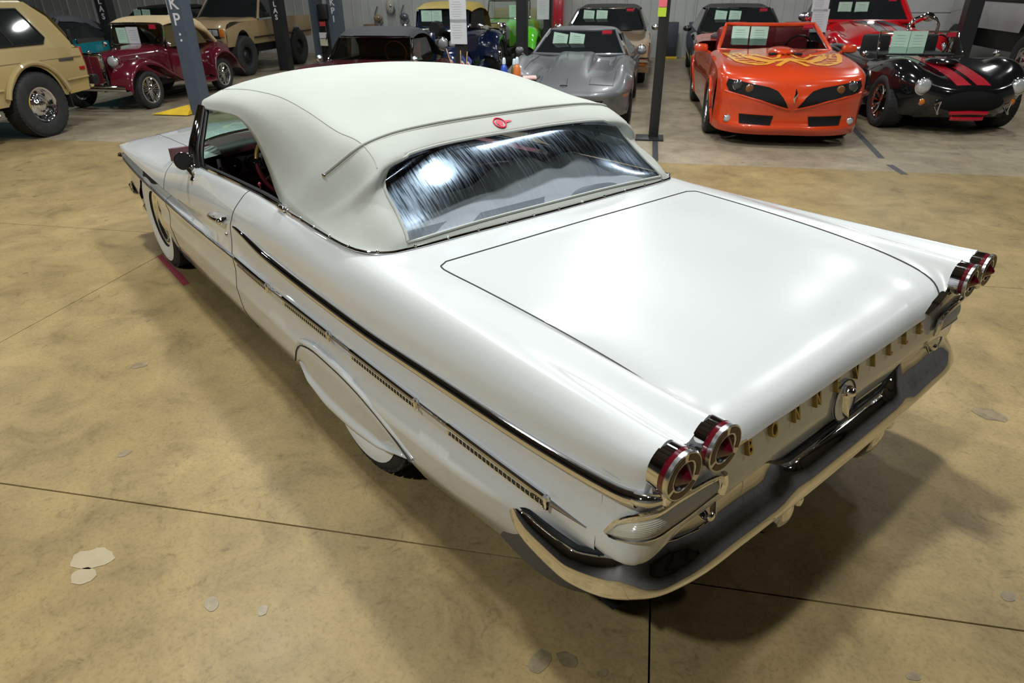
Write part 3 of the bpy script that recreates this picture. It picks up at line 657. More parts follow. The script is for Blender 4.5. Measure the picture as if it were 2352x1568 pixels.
    hb = lathe('door_handle', curve([(.001, .052), (.012, .050), (.018, .035), (.020, .0)], 4), chrome, dr, 16, 'y', c=(2.935, .955 * sg, .772), M=Matrix.Scale(sg, 4, (0, 1, 0)))
    tube('handle_grip', [(2.935, 1.0 * sg, .775), (3.0, 1.006 * sg, .772), (3.08, 1.0 * sg, .765), (3.13, .988 * sg, .757), (3.15, .965 * sg, .752)], [.014, .011, .010, .012, .015], chrome, dr, 10)
    lathe('door_lock', curve([(.001, .012), (.009, .011), (.011, 0)], 3), chrome, dr, 14, 'y', c=(2.935, .968 * sg, .70), M=Matrix.Scale(sg, 4, (0, 1, 0)))
    # fender badge
    box('fender_badge', (4.02, .968 * sg, .47), (.12, .008, .014), chrome, car, bev=.003); box('fender_badge', (4.02, .97 * sg, .47), (.04, .010, .045), chrome, car, bev=.004)
# ---------------------------------------------------------------- wheels
capm = chrome
for sg in (1, -1):
    tread_wheel(car, RWX, .856 * sg, .350, .180, sg, .19, 'plain', True, name='wheel')
    tread_wheel(car, FWX, .836 * sg, .352, .205, sg, .19, 'plain', True, name='wheel')
    for wx in (RWX, FWX):      # dark wheel housings
        V, Fc = latheg([(.40, .45), (.40, .88)], 24, 'y'); V = [Vector((v.x + wx, v.y * sg, min(.62, max(.2, v.z + .36)))) for v in V]; mk('wheel_house', V, Fc, black, car)
# ---------------------------------------------------------------- fabric top
def T(*p): return p
ST = [  # stations from windshield header to the body: centre, y.35, window-edge rail, roof edge rail, side, lower edge
 [(3.99, 0, 1.262), (3.975, .30, 1.257), (3.95, .50, 1.245), (3.90, .60, 1.236), (3.845, .69, 1.222), (3.80, .715, 1.196)],
 [(3.86, 0, 1.315), (3.85, .30, 1.308), (3.82, .50, 1.290), (3.78, .605, 1.272), (3.70, .705, 1.242), (3.64, .731, 1.203)],
 [(3.45, 0, 1.395), (3.45, .32, 1.384), (3.44, .52, 1.352), (3.42, .625, 1.322), (3.38, .715, 1.277), (3.34, .742, 1.222)],
 [(3.0, 0, 1.438), (3.0, .34, 1.424), (3.0, .54, 1.388), (3.0, .645, 1.352), (3.0, .732, 1.295), (3.02, .757, 1.228)],
 [(2.65, 0, 1.448), (2.65, .35, 1.433), (2.65, .56, 1.397), (2.66, .66, 1.358), (2.70, .742, 1.280), (2.82, .770, 1.165)],
 [(2.38, 0, 1.425), (2.38, .35, 1.412), (2.38, .57, 1.370), (2.38, .67, 1.333), (2.45, .752, 1.24), (2.665, .79, 1.06)],
 [(2.12, 0, 1.365), (2.11, .36, 1.354), (2.10, .58, 1.322), (2.10, .68, 1.292), (2.20, .765, 1.190), (2.50, .83, .985)],
 [(1.945, 0, 1.303), (1.925, .36, 1.302), (1.89, .58, 1.292), (1.885, .68, 1.270), (1.99, .765, 1.180), (2.30, .874, .957)],
 [(1.845, 0, 1.237), (1.825, .37, 1.237), (1.775, .55, 1.234), (1.755, .70, 1.208), (1.86, .785, 1.10), (2.12, .882, .957)],
 [(1.832, 0, 1.225), (1.812, .37, 1.225), (1.770, .64, 1.206), (1.735, .722, 1.180), (1.83, .80, 1.075), (2.05, .885, .957)],
 [(1.805, 0, 1.213), (1.785, .37, 1.210), (1.752, .682, 1.152), (1.73, .738, 1.122), (1.80, .812, 1.045), (1.98, .887, .957)],
 [(1.66, 0, 1.126), (1.645, .38, 1.121), (1.625, .705, 1.052), (1.62, .765, 1.045), (1.70, .845, .99), (1.82, .889, .956)],
 [(1.545, 0, 1.012), (1.542, .388, 1.010), (1.54, .724, .990), (1.55, .782, .980), (1.64, .86, .965), (1.72, .886, .956)],
 [(1.502, 0, .964), (1.507, .39, .964), (1.522, .735, .960), (1.535, .79, .958), (1.585, .850, .957), (1.65, .876, .956)],
]
NU, NV = 5, 6
Rw = np.array([curve([(r[1][0], -r[1][1], r[1][2])] + r, NV)[NV:] for r in ST]); TG = np.stack([curve(Rw[:, j], NU) for j in range(Rw.shape[1])], 1)
WT, WB = 8 * NU, 12 * NU + 2       # rear window between these stations
def top_part(name, test, m, parent, off=0., **k):
    b = MB()
    for sg in (1, -1):
        idx = {}
        for i in range(TG.shape[0] - 1):
            for j in range(TG.shape[1] - 1):
                if test(i, j):
                    q = []
                    for a, c in ((i, j), (i + 1, j), (i + 1, j + 1), (i, j + 1)):
                        if (a, c) not in idx: idx[(a, c)] = len(b.V); b.V.append(tuple(TG[a, c] * [1, sg, 1] + np.array([-off, 0, off])))
                        q.append(idx[(a, c)])
                    b.F.append(tuple(q) if sg < 0 else tuple(reversed(q))); b.M.append(0)
    return weld(b.build(name, m, parent, angle=0, **k))
is_win = lambda i, j: WT <= i < WB and j < 2 * NV
ftop = top_part('fabric_top', lambda i, j: not is_win(i, j), fabric, car)
md = ftop.modifiers.new('thickness', 'SOLIDIFY'); md.thickness = .006; md.offset = 1
def plastic():
    m = bpy.data.materials.new('scuffed_plastic_window'); m.use_nodes = True; nt = m.node_tree; nt.nodes.clear(); L = nt.links.new; N = nt.nodes.new
    out = N('ShaderNodeOutputMaterial'); mx = N('ShaderNodeMixShader'); mx2 = N('ShaderNodeMixShader'); t = N('ShaderNodeBsdfTransparent'); g = N('ShaderNodeBsdfGlossy'); g2 = N('ShaderNodeBsdfGlossy')
    tc = N('ShaderNodeTexCoord'); mp = N('ShaderNodeMapping'); mp.inputs['Scale'].default_value = (3, 40, 3); mp.inputs['Rotation'].default_value = (0, 0, .5)
    n = N('ShaderNodeTexNoise'); n.inputs['Scale'].default_value = 3; n.inputs['Detail'].default_value = 5; L(tc.outputs['Object'], mp.inputs[0]); L(mp.outputs[0], n.inputs['Vector'])
    n2 = N('ShaderNodeTexNoise'); n2.inputs['Scale'].default_value = 4.5; L(tc.outputs['Object'], n2.inputs['Vector'])
    bp = N('ShaderNodeBump'); bp.inputs['Strength'].default_value = .18; bp.inputs['Distance'].default_value = .008; L(n2.outputs['Fac'], bp.inputs['Height'])
    mr = N('ShaderNodeMapRange'); mr.inputs[1].default_value = .35; mr.inputs[2].default_value = .7; mr.inputs[3].default_value = .12; mr.inputs[4].default_value = .34; L(n.outputs['Fac'], mr.inputs[0])
    t.inputs[0].default_value = (.60, .64, .68, 1); g.inputs['Roughness'].default_value = .05; L(mr.outputs[0], g2.inputs['Roughness'])
    g.inputs['Color'].default_value = (.9, .95, 1, 1); g2.inputs['Color'].default_value = (.62, .80, 1, 1)
    L(bp.outputs[0], g.inputs['Normal']); L(bp.outputs[0], g2.inputs['Normal'])
    mx2.inputs[0].default_value = .6; L(g.outputs[0], mx2.inputs[1]); L(g2.outputs[0], mx2.inputs[2])
    lw = N('ShaderNodeLayerWeight'); lw.inputs[0].default_value = .5; fr = N('ShaderNodeMath'); fr.operation = 'POWER'; fr.inputs[1].default_value = 3.5; L(lw.outputs['Facing'], fr.inputs[0]); ad = N('ShaderNodeMath'); ad.operation = 'ADD'; ad.inputs[1].default_value = .10; L(fr.outputs[0], ad.inputs[0])
    L(ad.outputs[0], mx.inputs[0]); L(t.outputs[0], mx.inputs[1]); L(mx2.outputs[0], mx.inputs[2]); L(mx.outputs[0], out.inputs[0]); return m
rwin = top_part('rear_window', is_win, plastic(), car, -.002)
# stitched binding round the window
wl = [tuple(TG[i, 2 * NV]) for i in range(WB, WT - 1, -1)] + [tuple(TG[WT, j]) for j in range(2 * NV - 1, -1, -1)]
loop = wl + mirr(wl[::-1][1:]); lo = [tuple(TG[WB, j]) for j in range(2 * NV + 1)]; loop2 = loop + (mirr(lo[1:])[::-1] + lo)[1:-1]
bindm = mat('binding_tan', (.52, .47, .34), .6)
tube('window_binding', [(p[0] - .004, p[1], p[2] + .005) for p in loop2], .006, fabric, ftop, 6, closed=True)
def on_top(i, j, off=.004):
    p = TG[i, j]; du = TG[min(i + 1, len(TG) - 1), j] - TG[i - 1, j]; dv = TG[i, min(j + 1, TG.shape[1] - 1)] - TG[i, j - 1] if j else np.array([0, 1, 0.])
    n = np.cross(dv, du); n = n / np.linalg.norm(n); n = n if n[2] > 0 else -n
    return tuple(p + n * off)
# rear bow piping with metal tips, long stitched seams
bi = 7 * NU
P = [on_top(bi + int(round(1.0 * max(0, (j - 3 * NV)) / NV * 0)), j, .008) for j in range(0, 4 * NV + 2)]
full = mirr(P[::-1])[:-1] + P
tube('bow_piping', full, .0065, fabric, ftop, 8); tube('bow_stitch', [(p[0] - .012, p[1], p[2] - .008) for p in full], .0025, mat('stitch_grey', (.40, .41, .35), .7), ftop, 5)
for sg in (1, -1):
    e = P[-1]; V, Fc = boxg((e[0], e[1] * sg, e[2] - .006), (.03, .012, .02), bev=.004); mk('piping_tip', V, Fc, chrome_soft, ftop)
    Q = [on_top(i, 3 * NV, .0065) for i in range(2, WT + 1)]; tube('long_seam', Q if sg > 0 else mirr(Q), .0022, mat('stitch_grey', (.40, .41, .35), .7), ftop, 5)
# chrome boot rail with snaps
rail = [TG[-1, j] for j in range(TG.shape[1])]; railr = rail + [TG[i, -1] for i in range(len(TG) - 2, 7 * NU - 3, -1)]
rp = [(p[0] - .004, p[1] + .006 * min(1, p[1]), p[2] + .002) for p in railr]; fullr = mirr(rp[::-1])[:-1] + rp
rl = tube('boot_rail', fullr, .0065, chrome, car, 8)
Lr = np.concatenate([[0], np.cumsum([math.dist(a, c) for a, c in zip(fullr[:-1], fullr[1:])])]); fa = np.array(fullr)
for s in np.arange(.10, Lr[-1] - .02, .143):
    p = [np.interp(s, Lr, fa[:, k]) for k in range(3)]; lathe('snap', curve([(.007, 0), (.006, .006), (.0005, .009)], 3), chrome, rl, 10, 'z', c=(p[0], p[1], p[2] + .004))
for sg in (1, -1): box('belt_end_cap', (2.335, .882 * sg, .962), (.09, .028, .022), chrome, car, bev=.008, rz=-.03 * sg)
# round profile emblem above the rear window: ring with a plain bust and pointer
redp = mat('red_print', (.62, .012, .05), .5)
i0 = 7 * NU + 2; pc = np.array(on_top(i0, 0, .0085)); du = TG[i0 + 2, 0] - TG[i0 - 2, 0]; du = du / np.linalg.norm(du)
E0 = Vector(pc) + Vector(du) * .012; Yd = -Vector(du); Xd = Vector((0, -1, 0))
def emb_pt(a, c): return E0 + Xd * a + Yd * c
ringp = [emb_pt(math.cos(t) * .030, math.sin(t) * .030) for t in np.linspace(0, 2 * math.pi, 36, endpoint=False)]
em = tube('red_emblem', ringp, .0035, redp, ftop, 6, closed=True)
bust = [(-.010, -.024), (.006, -.024), (.005, -.012), (.014, -.010), (.013, -.002), (.018, 0), (.014, .008), (.008, .018), (-.008, .018), (-.018, .008), (-.016, -.004), (-.010, -.012)]
V = [emb_pt(a, c) + Xd.cross(Yd) * .001 for a, c in bust]; mk('bust', V, [tuple(range(len(V)))], redp, em, smooth=False)
V = [emb_pt(a, c) + Xd.cross(Yd) * .001 for a, c in [(.028, .010), (.066, .006), (.072, .000), (.030, -.006)]]; mk('pointer', V, [(0, 1, 2, 3)], redp, em, smooth=False)
# ---------------------------------------------------------------- windshield, belt line and interior
wsb = curve([(4.27, 0, .955), (4.25, .3, .955), (4.17, .55, .95), (4.03, .74, .935), (3.83, .835, .92), (3.64, .862, .915)], 6)
wst = curve([(4.0, 0, 1.255), (3.985, .3, 1.25), (3.955, .48, 1.24), (3.90, .60, 1.225), (3.83, .675, 1.21), (3.77, .71, 1.195)], 6)
b = MB(); V = []
for p, q in zip(wsb, wst):
    for t in np.linspace(0, 1, 7): r = p + (q - p) * t; r = r + np.array([.02, .012 if r[1] > .3 else 0, 0]) * math.sin(math.pi * t); V.append(r)
b.add(V, gridf(len(wsb), 7)); b.add([(v[0], -v[1], v[2]) for v in V], gridf(len(wsb), 7)); b.build('windshield', glass_mat('windshield_glass', (.55, .80, .68), .03), car)
fl = mirr(wsb[::-1])[:-1] + [tuple(p) for p in wsb]; tube('windshield_base_trim', fl, .014, chrome, car, 8)
fl = mirr(wst[::-1])[:-1] + [tuple(p) for p in wst]; tube('windshield_header', fl, .016, chrome, car, 8)
for sg in (1, -1):
    pl = bpy.data.objects.new('windshield_pillar', None); COL.objects.link(pl); pl.parent = car
    c0 = curve([(3.64, .868, .90), (3.66, .845, 1.0), (3.70, .79, 1.10), (3.765, .722, 1.205)], 6)
    for nm, d0, d1, r, m in (('pillar_rubber', .075, .05, .014, black), ('pillar_chrome', .045, .03, .017, chrome), ('pillar_chrome', .0, .0, .018, chrome), ('vent_frame', -.05, -.03, .017, chrome), ('vent_rubber', -.085, -.05, .013, black), ('vent_frame', -.12, -.066, .012, chrome), ('vent_rubber', -.145, -.08, .010, black)):
        tube(nm, [(p[0] + d0 + (d1 - d0) * t, (p[1] - .004 * (d0 < -.1)) * sg, p[2]) for t, p in zip(np.linspace(0, 1, len(c0)), c0)], r, m, pl, 8)
    lathe('pillar_foot', curve([(.045, 0), (.04, .02), (.02, .035), (.001, .04)], 3), chrome, pl, 16, 'z', c=(3.66, .868 * sg, .895))
    # belt moulding along the door top
    P = [tuple(BG[i, J(3)] * [1, sg, 1] + np.array([0, 0, .004])) for i in range(ix(2.3), ix(3.64))]
    b = MB(); V, Fc = tubeg(P, .011, 8); b.add(V, Fc); V, Fc = tubeg([(p[0], p[1] - .022 * sg, p[2] - .002) for p in P], .012, 8); b.add(V, Fc, 1); b.build('belt_moulding', [chrome, black], door_l if sg > 0 else door_r)
    # door inner panel and sill
    V = []; Pn = [BG[i, J(3)] for i in range(ix(1.75), ix(4.15))]
    for p in Pn: V += [(p[0], (p[1] - .02) * sg, p[2] - .004), (p[0], (p[1] - .06) * sg, p[2] - .03), (p[0], (p[1] - .07) * sg, .30)]
    mk('door_inner_panel', V, gridf(len(Pn), 3), burg, car)
    lathe('lock_knob', curve([(.004, 0), (.004, .03), (.008, .034), (.008, .044), (.001, .048)], 2), burg, car, 10, 'z', c=(2.70, .835 * sg, .945))
# round door mirror
mr_ = bpy.data.objects.new('door_mirror', None); COL.objects.link(mr_); mr_.parent = car
lathe('mirror_foot', curve([(.0, .0), (.028, .004), (.02, .02), (.012, .03), (.010, .05)], 3), chrome, mr_, 14, 'z', c=(3.56, .905, .845))
tube('mirror_stalk', [(3.57, .908, .87), (3.60, .914, .89), (3.64, .92, .91)], .010, chrome, mr_, 8)
Mm = frame((3.615, .918, .962), (.30, .95, 0), (0.15, 0, 1)).to_3x3().to_4x4() @ Matrix.Rotation(0, 4, 'X')
V, Fc = latheg([(.001, -.004), (.047, -.004)], 32, 'z', M=Mm, c=(3.66, .922, .938)); mk('mirror_glass', V, Fc, mat('mirror_glass', (.015, .015, .016), .03, coat=1.), mr_)
V, Fc = latheg(curve([(.048, -.005), (.051, -.001), (.046, .012), (.024, .022), (.001, .03)], 3), 32, 'z', M=Mm, c=(3.66, .922, .938)); mk('mirror_shell', V, Fc, chrome, mr_)
# dash
rows = []
for y in np.linspace(-.70, .70, 9):
    k = 1 - (abs(y) / .86) ** 3 * .75; xb = 4.05 * k + 3.72 * (1 - k)
    rows.append([(xb + .17 * k, y, .958), (xb - .05, y, .968), (xb - .22, y, .962), (xb - .26, y, .93), (xb - .20, y, .90), (xb - .20, y, .80), (xb - .24, y, .74), (xb - .16, y, .68)])
dash = loft('dashboard', rows, burgd, car, nu=3, nv=4)
box('instrument_panel', (3.765, .40, .848), (.02, .62, .10), mat('engine_turned_grey', (.30, .30, .31), .35, .4), dash, bev=.006)
for k, y in enumerate((.62, .50, .40, .28)):
    lathe('gauge', curve([(.050, .0), (.052, -.014), (.044, -.018), (.040, -.006), (.001, -.005)], 3, sharp=(2, 3)), black, dash, 24, 'x', c=(3.752, y, .85))
    lathe('gauge_knob', curve([(.010, 0), (.008, -.02), (.001, -.022)], 3), chrome, dash, 12, 'x', c=(3.745, y, .85))
tube('vent_lever', [(3.76, .70, .85), (3.74, .71, .80)], .008, chrome, dash, 6)
# steering wheel and column
sw = bpy.data.objects.new('steering_wheel', None); COL.objects.link(sw); sw.parent = car
sw.matrix_local = frame((3.36, .40, .90), (0, -1, 0), (.42, 0, .9))
n = 48; rim = [(.205 * math.cos(a), .205 * math.sin(a), 0) for a in np.linspace(0, 2 * math.pi, n, endpoint=False)]
up_ = [p for p in rim if p[1] > .03]; up_.sort(key=lambda p: -math.atan2(p[1], p[0])); dn_ = [p for p in rim if p[1] <= .045]; dn_.sort(key=lambda p: math.atan2(p[1], p[0]) if p[1] < 0 or p[0] > 0 else math.atan2(p[1], p[0]) - 2 * math.pi)
tube('rim_upper', up_, .0125, mat('gold_rim', (.32, .20, .045), .25, .3, coat=.6), sw, 10); tube('rim_lower', dn_, .0125, mat('burgundy_rim', (.10, .012, .018), .2, coat=.8), sw, 10)
for a in (math.radians(200), math.radians(340)): tube('spoke', [(0, 0, .03), (.10 * math.cos(a), .10 * math.sin(a), .02), (.20 * math.cos(a), .20 * math.sin(a), 0)], [.016, .011, .009], chrome, sw, 8)
tube('horn_ring', [(.13 * math.cos(a), .13 * math.sin(a), .012) for a in np.linspace(math.radians(190), math.radians(350), 20)], .004, chrome, sw, 6)
lathe('hub', curve([(.045, -.03), (.045, .02), (.03, .035), (.001, .04)], 3), burgd, sw, 20); lathe('hub_cap', curve([(.028, .034), (.02, .046), (.001, .05)], 3), chrome, sw, 20)
tube('column', [(0, 0, -.03), (0, 0, -.38)], .03, burgd, sw, 12); tube('shift_lever', [(.02, -.02, -.1), (.14, -.05, -.07), (.2, -.06, -.06)], .006, chrome, sw, 6)
# seats
def seat(x, y, w, back=.50, m=burg):
    t = bpy.data.objects.new('seat', None); COL.objects.link(t); t.parent = car
    rows = []
    for yy in np.linspace(-w / 2, w / 2, 9):
        e = .02 * (abs(yy) / (w / 2)) ** 6; rows.append([(x + .50, y + yy, .36), (x + .53, y + yy, .50 - e), (x + .44, y + yy, .545 - e), (x + .20, y + yy, .525 - e), (x, y + yy, .51 - e)])
    loft('seat_cushion', rows, m, t, nu=2, nv=4)
    rows = []
    for yy in np.linspace(-w / 2, w / 2, 9):
        e = .03 * (abs(yy) / (w / 2)) ** 6; rows.append([(x + .06, y + yy, .50), (x + .02, y + yy, .66), (x - .06, y + yy, .86 - e), (x - .11, y + yy, .90 - e), (x - .16, y + yy, .86 - e), (x - .13, y + yy, .4)])
    loft('seat_back', rows, m, t, nu=2, nv=4)
seat(2.72, 0, 1.50); seat(2.02, 0, 1.30)
box('firewall', (4.16, 0, .60), (.03, 1.74, .64), burgd, car, bev=.0); box('carpet', (2.9, 0, .28), (2.6, 1.6, .02), mat('dark_carpet', (.03, .012, .014), .95), car, bev=0)
# light boot cloth lying over the rear well, and a burgundy top bow seen through the window
rows = []; rnd = random.Random(3)
for k, x in enumerate(np.linspace(1.60, 2.10, 9)):
    rows.append([(x, y, .955 + .012 * math.sin(k * .9 + q * 1.1) + .13 * math.exp(-((y + .22) / .13) ** 2 - ((x - 2.0) / .16) ** 2) * (1 + .25 * math.sin(y * 40)) + .10 * math.exp(-((y + .52) / .13) ** 2 - ((x - 1.95) / .2) ** 2)) for q, y in enumerate(np.linspace(-.78, .78, 17))])
loft('boot_cloth', rows, mat('pale_boot_cloth', (.85, .84, .80), .8, noise=.06), car, nu=3, nv=3)
tube('top_bow', [(2.42, -.62, 1.12), (2.42, -.45, 1.27), (2.42, 0, 1.33), (2.42, .45, 1.27), (2.42, .62, 1.12)], .022, mat('red_bow', (.22, .02, .035), .4), car, 8)
tube('top_bow', [(2.9, -.66, 1.15), (2.9, -.45, 1.30), (2.9, 0, 1.36), (2.9, .45, 1.30), (2.9, .66, 1.15)], .02, black, car, 8)
# front bumper ends
for sg in (1, -1):
    fb = bpy.data.objects.new('front_bumper', None); COL.objects.link(fb); fb.parent = car
    tube('upper_bar', [(4.99, .885 * sg, .44), (5.12, .925 * sg, .445), (5.28, .915 * sg, .45), (5.44, .84 * sg, .45), (5.57, .55 * sg, .45), (5.60, 0, .45)], [.02, .05, .06, .06, .06, .06], chrome, fb, 12)
    tube('lower_bar', [(4.97, .87 * sg, .30), (5.06, .893 * sg, .30), (5.2, .885 * sg, .30), (5.36, .8 * sg, .30), (5.48, .4 * sg, .30), (5.50, 0, .30)], [.015, .035, .045, .045, .045, .045], chrome, fb, 12)
    lathe('headlamp', curve([(.075, -.02), (.075, .02), (.05, .03), (.001, .035)], 3), chrome, car, 20, 'x', c=(5.54, .80 * sg, .66)); lathe('headlamp', curve([(.075, -.02), (.075, .02), (.05, .03), (.001, .035)], 3), chrome, car, 20, 'x', c=(5.54, .62 * sg, .66))
    lathe('spear_tip', curve([(.001, .06), (.02, .03), (.02, -.02), (.001, -.05)], 3), chrome, car, 12, 'x', c=(5.50, .925 * sg, .66))
b = MB(); V = []
for z in (.36, .46, .56, .66, .76):
    for y in np.linspace(-.86, .86, 13): V.append((5.52 - .06 * (abs(y) / .86) ** 2, y, z))
b.add(V, gridf(5, 13)); b.build('grille', black, car)
# ================================================================ cars parked along the hall (x forward from the front axle, y left, z up)
from mathutils.bvhtree import BVHTree
HEAD = math.pi + GY
def vehicle(name, label, u, v, yaw=0., group=None):
    return thing(name, label, 'truck' if 'truck' in name else 'car', uv(u, v), HEAD + yaw, group)
class Sheet:
    def __init__(s, name, rows, m, parent, nu=5, nv=5, su=(), sv=(), angle=50, mirror=True, keep=None):
        Rw = np.array([curve([(r[1][0], -r[1][1], r[1][2])] + list(r), nv, [k + 1 for k in sv])[nv:] if mirror else curve(r, nv, sv) for r in rows])
        s.G = np.stack([curve(Rw[:, j], nu, su) for j in range(Rw.shape[1])], 1); a, c = s.G.shape[:2]
        b = MB(); f = gridf(a, c); f2 = gridf(a, c, flip=True)
        b.add(s.G.reshape(-1, 3), f)
        if mirror: b.add((s.G * np.array([1, -1, 1])).reshape(-1, 3), f2)
        s.bvh = BVHTree.FromPolygons([Vector(v) for v in b.V], [tuple(q) for q in b.F]); s.ob = b.build(name, m, parent, angle=angle); weld(s.ob) if mirror else None; s.parent = parent
def decal(name, polys, d, sh, m, off=.006, parent=None, cuts=3, mirror=False, thick=0.):
    """lay flat shapes on a sheet: polys in (y,z) seen from the front ('x'), (x,y) from above ('z'), (x,z) from the left ('y') or right ('-y')"""
    polys = list(polys) + ([[(a, -c) if d == 'z' else (-a, c) for a, c in p] for p in polys] if mirror else [])
    obs = []
    for p in polys:
        bm = bmesh.new(); vs = [bm.verts.new((a, c, 0)) for a, c in p]; bm.faces.new(vs)
        bmesh.ops.triangulate(bm, faces=bm.faces[:])
        for _ in range(cuts): bmesh.ops.subdivide_edges(bm, edges=[e for e in bm.edges if e.calc_length() > .07], cuts=1, use_grid_fill=True); bmesh.ops.triangulate(bm, faces=[f for f in bm.faces if len(f.verts) > 3])
        V = []
        bm.verts.index_update(); bm.verts.ensure_lookup_table()
        for v in bm.verts:
            a, c = v.co.x, v.co.y
            o, dr = {'x': (Vector((4, a, c)), Vector((-1, 0, 0))), 'z': (Vector((a, c, 4)), Vector((0, 0, -1))), 'y': (Vector((a, 4, c)), Vector((0, -1, 0))), '-y': (Vector((a, -4, c)), Vector((0, 1, 0)))}[d]
            h = sh.bvh.ray_cast(o, dr)
            V.append(h[0] - dr * off if h[0] is not None else None)
        ok = [x for x in V if x is not None]
        if ok:
            V = [min(ok, key=lambda q: (q - Vector((bm.verts[i].co.x,) * 3)).length) if x is None else x for i, x in enumerate(V)]
            obs.append(mk(name, V, [tuple(v.index for v in f.verts) for f in bm.faces], m, parent or sh.parent, angle=0))
        bm.free()
    return obs
def stroke(pts, w):
    """polygon quads of a thick polyline"""
    out = []
    for (a, c), (e, g) in zip(pts[:-1], pts[1:]):
        L = math.hypot(e - a, g - c) or 1; nx, ny = -(g - c) / L * w / 2, (e - a) / L * w / 2; ex, ey = (e - a) / L * w * .3, (g - c) / L * w * .3
        out.append([(a + nx - ex, c + ny - ey), (a - nx - ex, c - ny - ey), (e - nx + ex, g - ny + ey), (e + nx + ex, g + ny + ey)])
    return out
def side(name, sh_top, m, parent, mid, sill, arches=(), x0=None, x1=None, n=90, lip=None, both=True):
    """body side below a top edge given as (x,y,z) points; mid and sill are rails too; wheel openings cut as arches (x, r, ztop)"""
    f = [RL(q) for q in (sh_top, mid, sill)]; x0 = x0 if x0 is not None else max(p[0] for p in sh_top); x1 = x1 if x1 is not None else min(p[0] for p in sh_top)
    X = list(np.linspace(x0, x1, n))
    for ax, r, zt in arches: X += list(ax + r * np.cos(np.linspace(0, math.pi, 25)))
    X = sorted(set(np.round([x for x in X if x1 <= x <= x0], 4))); G = []
    for x in X:
        c = curve([(float(a(x)), float(z(x))) for a, z in f], 6); za = -1
        for ax, r, zt in arches:
            d = abs(x - ax)
            if d < r: za = max(za, .1 + (zt - .1) * math.sqrt(1 - (d / r) ** 2))
        zz = np.linspace(c[0, 1], max(c[-1, 1], min(za, c[0, 1] - .01)), 9); o_ = np.argsort(c[:, 1]); yy = np.interp(zz, c[o_, 1], c[o_, 0]); G.append(np.column_stack([np.full(9, x), yy, zz]))
    G = np.array(G); obs = []
    for sg in ((1, -1) if both else (1,)):
        V = (G * np.array([1, sg, 1])).reshape(-1, 3); obs.append(mk(name, V, gridf(len(G), 9, flip=sg < 0), m, parent, angle=50))
        if lip:
            for ax, r, zt in arches:
                P = [tuple(g[-1] * [1, sg, 1] + np.array([0, .004 * sg, 0])) for g in G if abs(g[0, 0] - ax) < r]; 
                if len(P) > 3: tube('arch_lip', P, lip[0], lip[1], parent, 6)
    return obs
def mirror_both(fn):
    for sg in (1, -1): fn(sg)
def quad_glass(name, P, m, parent, n=6, bow=.03):
    """curved pane from four corners: lower-left, lower-right, upper-right, upper-left (y first right then left)"""
    a, c, d, e = [np.array(p, float) for p in P]; V = []
    for i in range(n + 1):
        for j in range(2 * n + 1):
            s, t = j / (2 * n), i / n; q = (a * (1 - s) + c * s) * (1 - t) + (e * (1 - s) + d * s) * t; q = q + np.array([bow * 4 * s * (1 - s), 0, 0]); V.append(q)
    return mk(name, V, gridf(n + 1, 2 * n + 1), m, parent, angle=0)
def ell(name, c, r, m, parent, n=16, rot=None):
    V, Fc = latheg([(math.sin(t), -math.cos(t)) for t in np.linspace(.001, math.pi - .001, 12)], n); M = (rot or Matrix.Identity(3))
    return mk(name, [Vector(c) + M @ Vector((v.x * r[0], v.y * r[1], v.z * r[2])) for v in V], Fc, m, parent)
def round_lamp(parent, c, r, name='headlamp', lens=None, axis='x'):
    o = bpy.data.objects.new(name, None); COL.objects.link(o); o.parent = parent; o.location = c
    lathe('lamp_rim', curve([(r * 1.1, -.02), (r * 1.14, .004), (r, .012)], 3), chrome, o, 24, axis); lathe('lamp_lens', curve([(r, .006), (r * .7, .03 * r / .08), (.001, .042 * r / .08)], 4), lens or mat('lamp_glass', (.55, .57, .58), .08, .4, coat=1.), o, 24, axis)
    return o
amber = mat('amber_lens', (.55, .16, .015), .2, coat=.6); redm = mat('red_sticker', (.55, .02, .04), .5); mint = mat('mint_paper', (.50, .72, .58), .7, noise=.03); paperw = mat('white_paper', (.66, .67, .70), .7); inkm = mat('grey_print', (.22, .30, .27), .7)
redint = mat('red_leather', (.20, .010, .016), .45); darkint = mat('dark_interior', (.010, .010, .011), .7); grillem = mat('grille_mesh', (.009, .009, .010), .8, spec=.2, bump=.8, bscale=300)
def windshield(car_, bl, br, tr_, tl, m=glassdark, fm=black, fr=.02, bow=.06, name='windshield'):
    g = quad_glass(name, [bl, br, tr_, tl], m, car_, 6, bow)
    me = g.data; n = 13; idx = [k for k in range(n)] + [i * n + n - 1 for i in range(1, 7)] + [6 * n + k for k in range(n - 2, -1, -1)] + [i * n for i in range(5, 0, -1)]
    tube(name + '_frame', [me.vertices[k].co for k in idx], fr, fm, car_, 8, closed=True)
    return g
def on_glass(g, s, t, off):
    """point on a quad_glass pane at s across and t up"""
    n = 13; i = t * 6; j = s * 12; i0, j0 = min(5, int(i)), min(11, int(j)); fi, fj = i - i0, j - j0; C = [g.data.vertices[k].co for k in (i0 * n + j0, i0 * n + j0 + 1, (i0 + 1) * n + j0, (i0 + 1) * n + j0 + 1)]
    p = C[0] * (1 - fi) * (1 - fj) + C[1] * (1 - fi) * fj + C[2] * fi * (1 - fj) + C[3] * fi * fj; nn = (C[1] - C[0]).cross(C[2] - C[0]).normalized()
    if nn.x < 0: nn = -nn
    return p + nn * off, nn, (C[1] - C[0]).normalized()
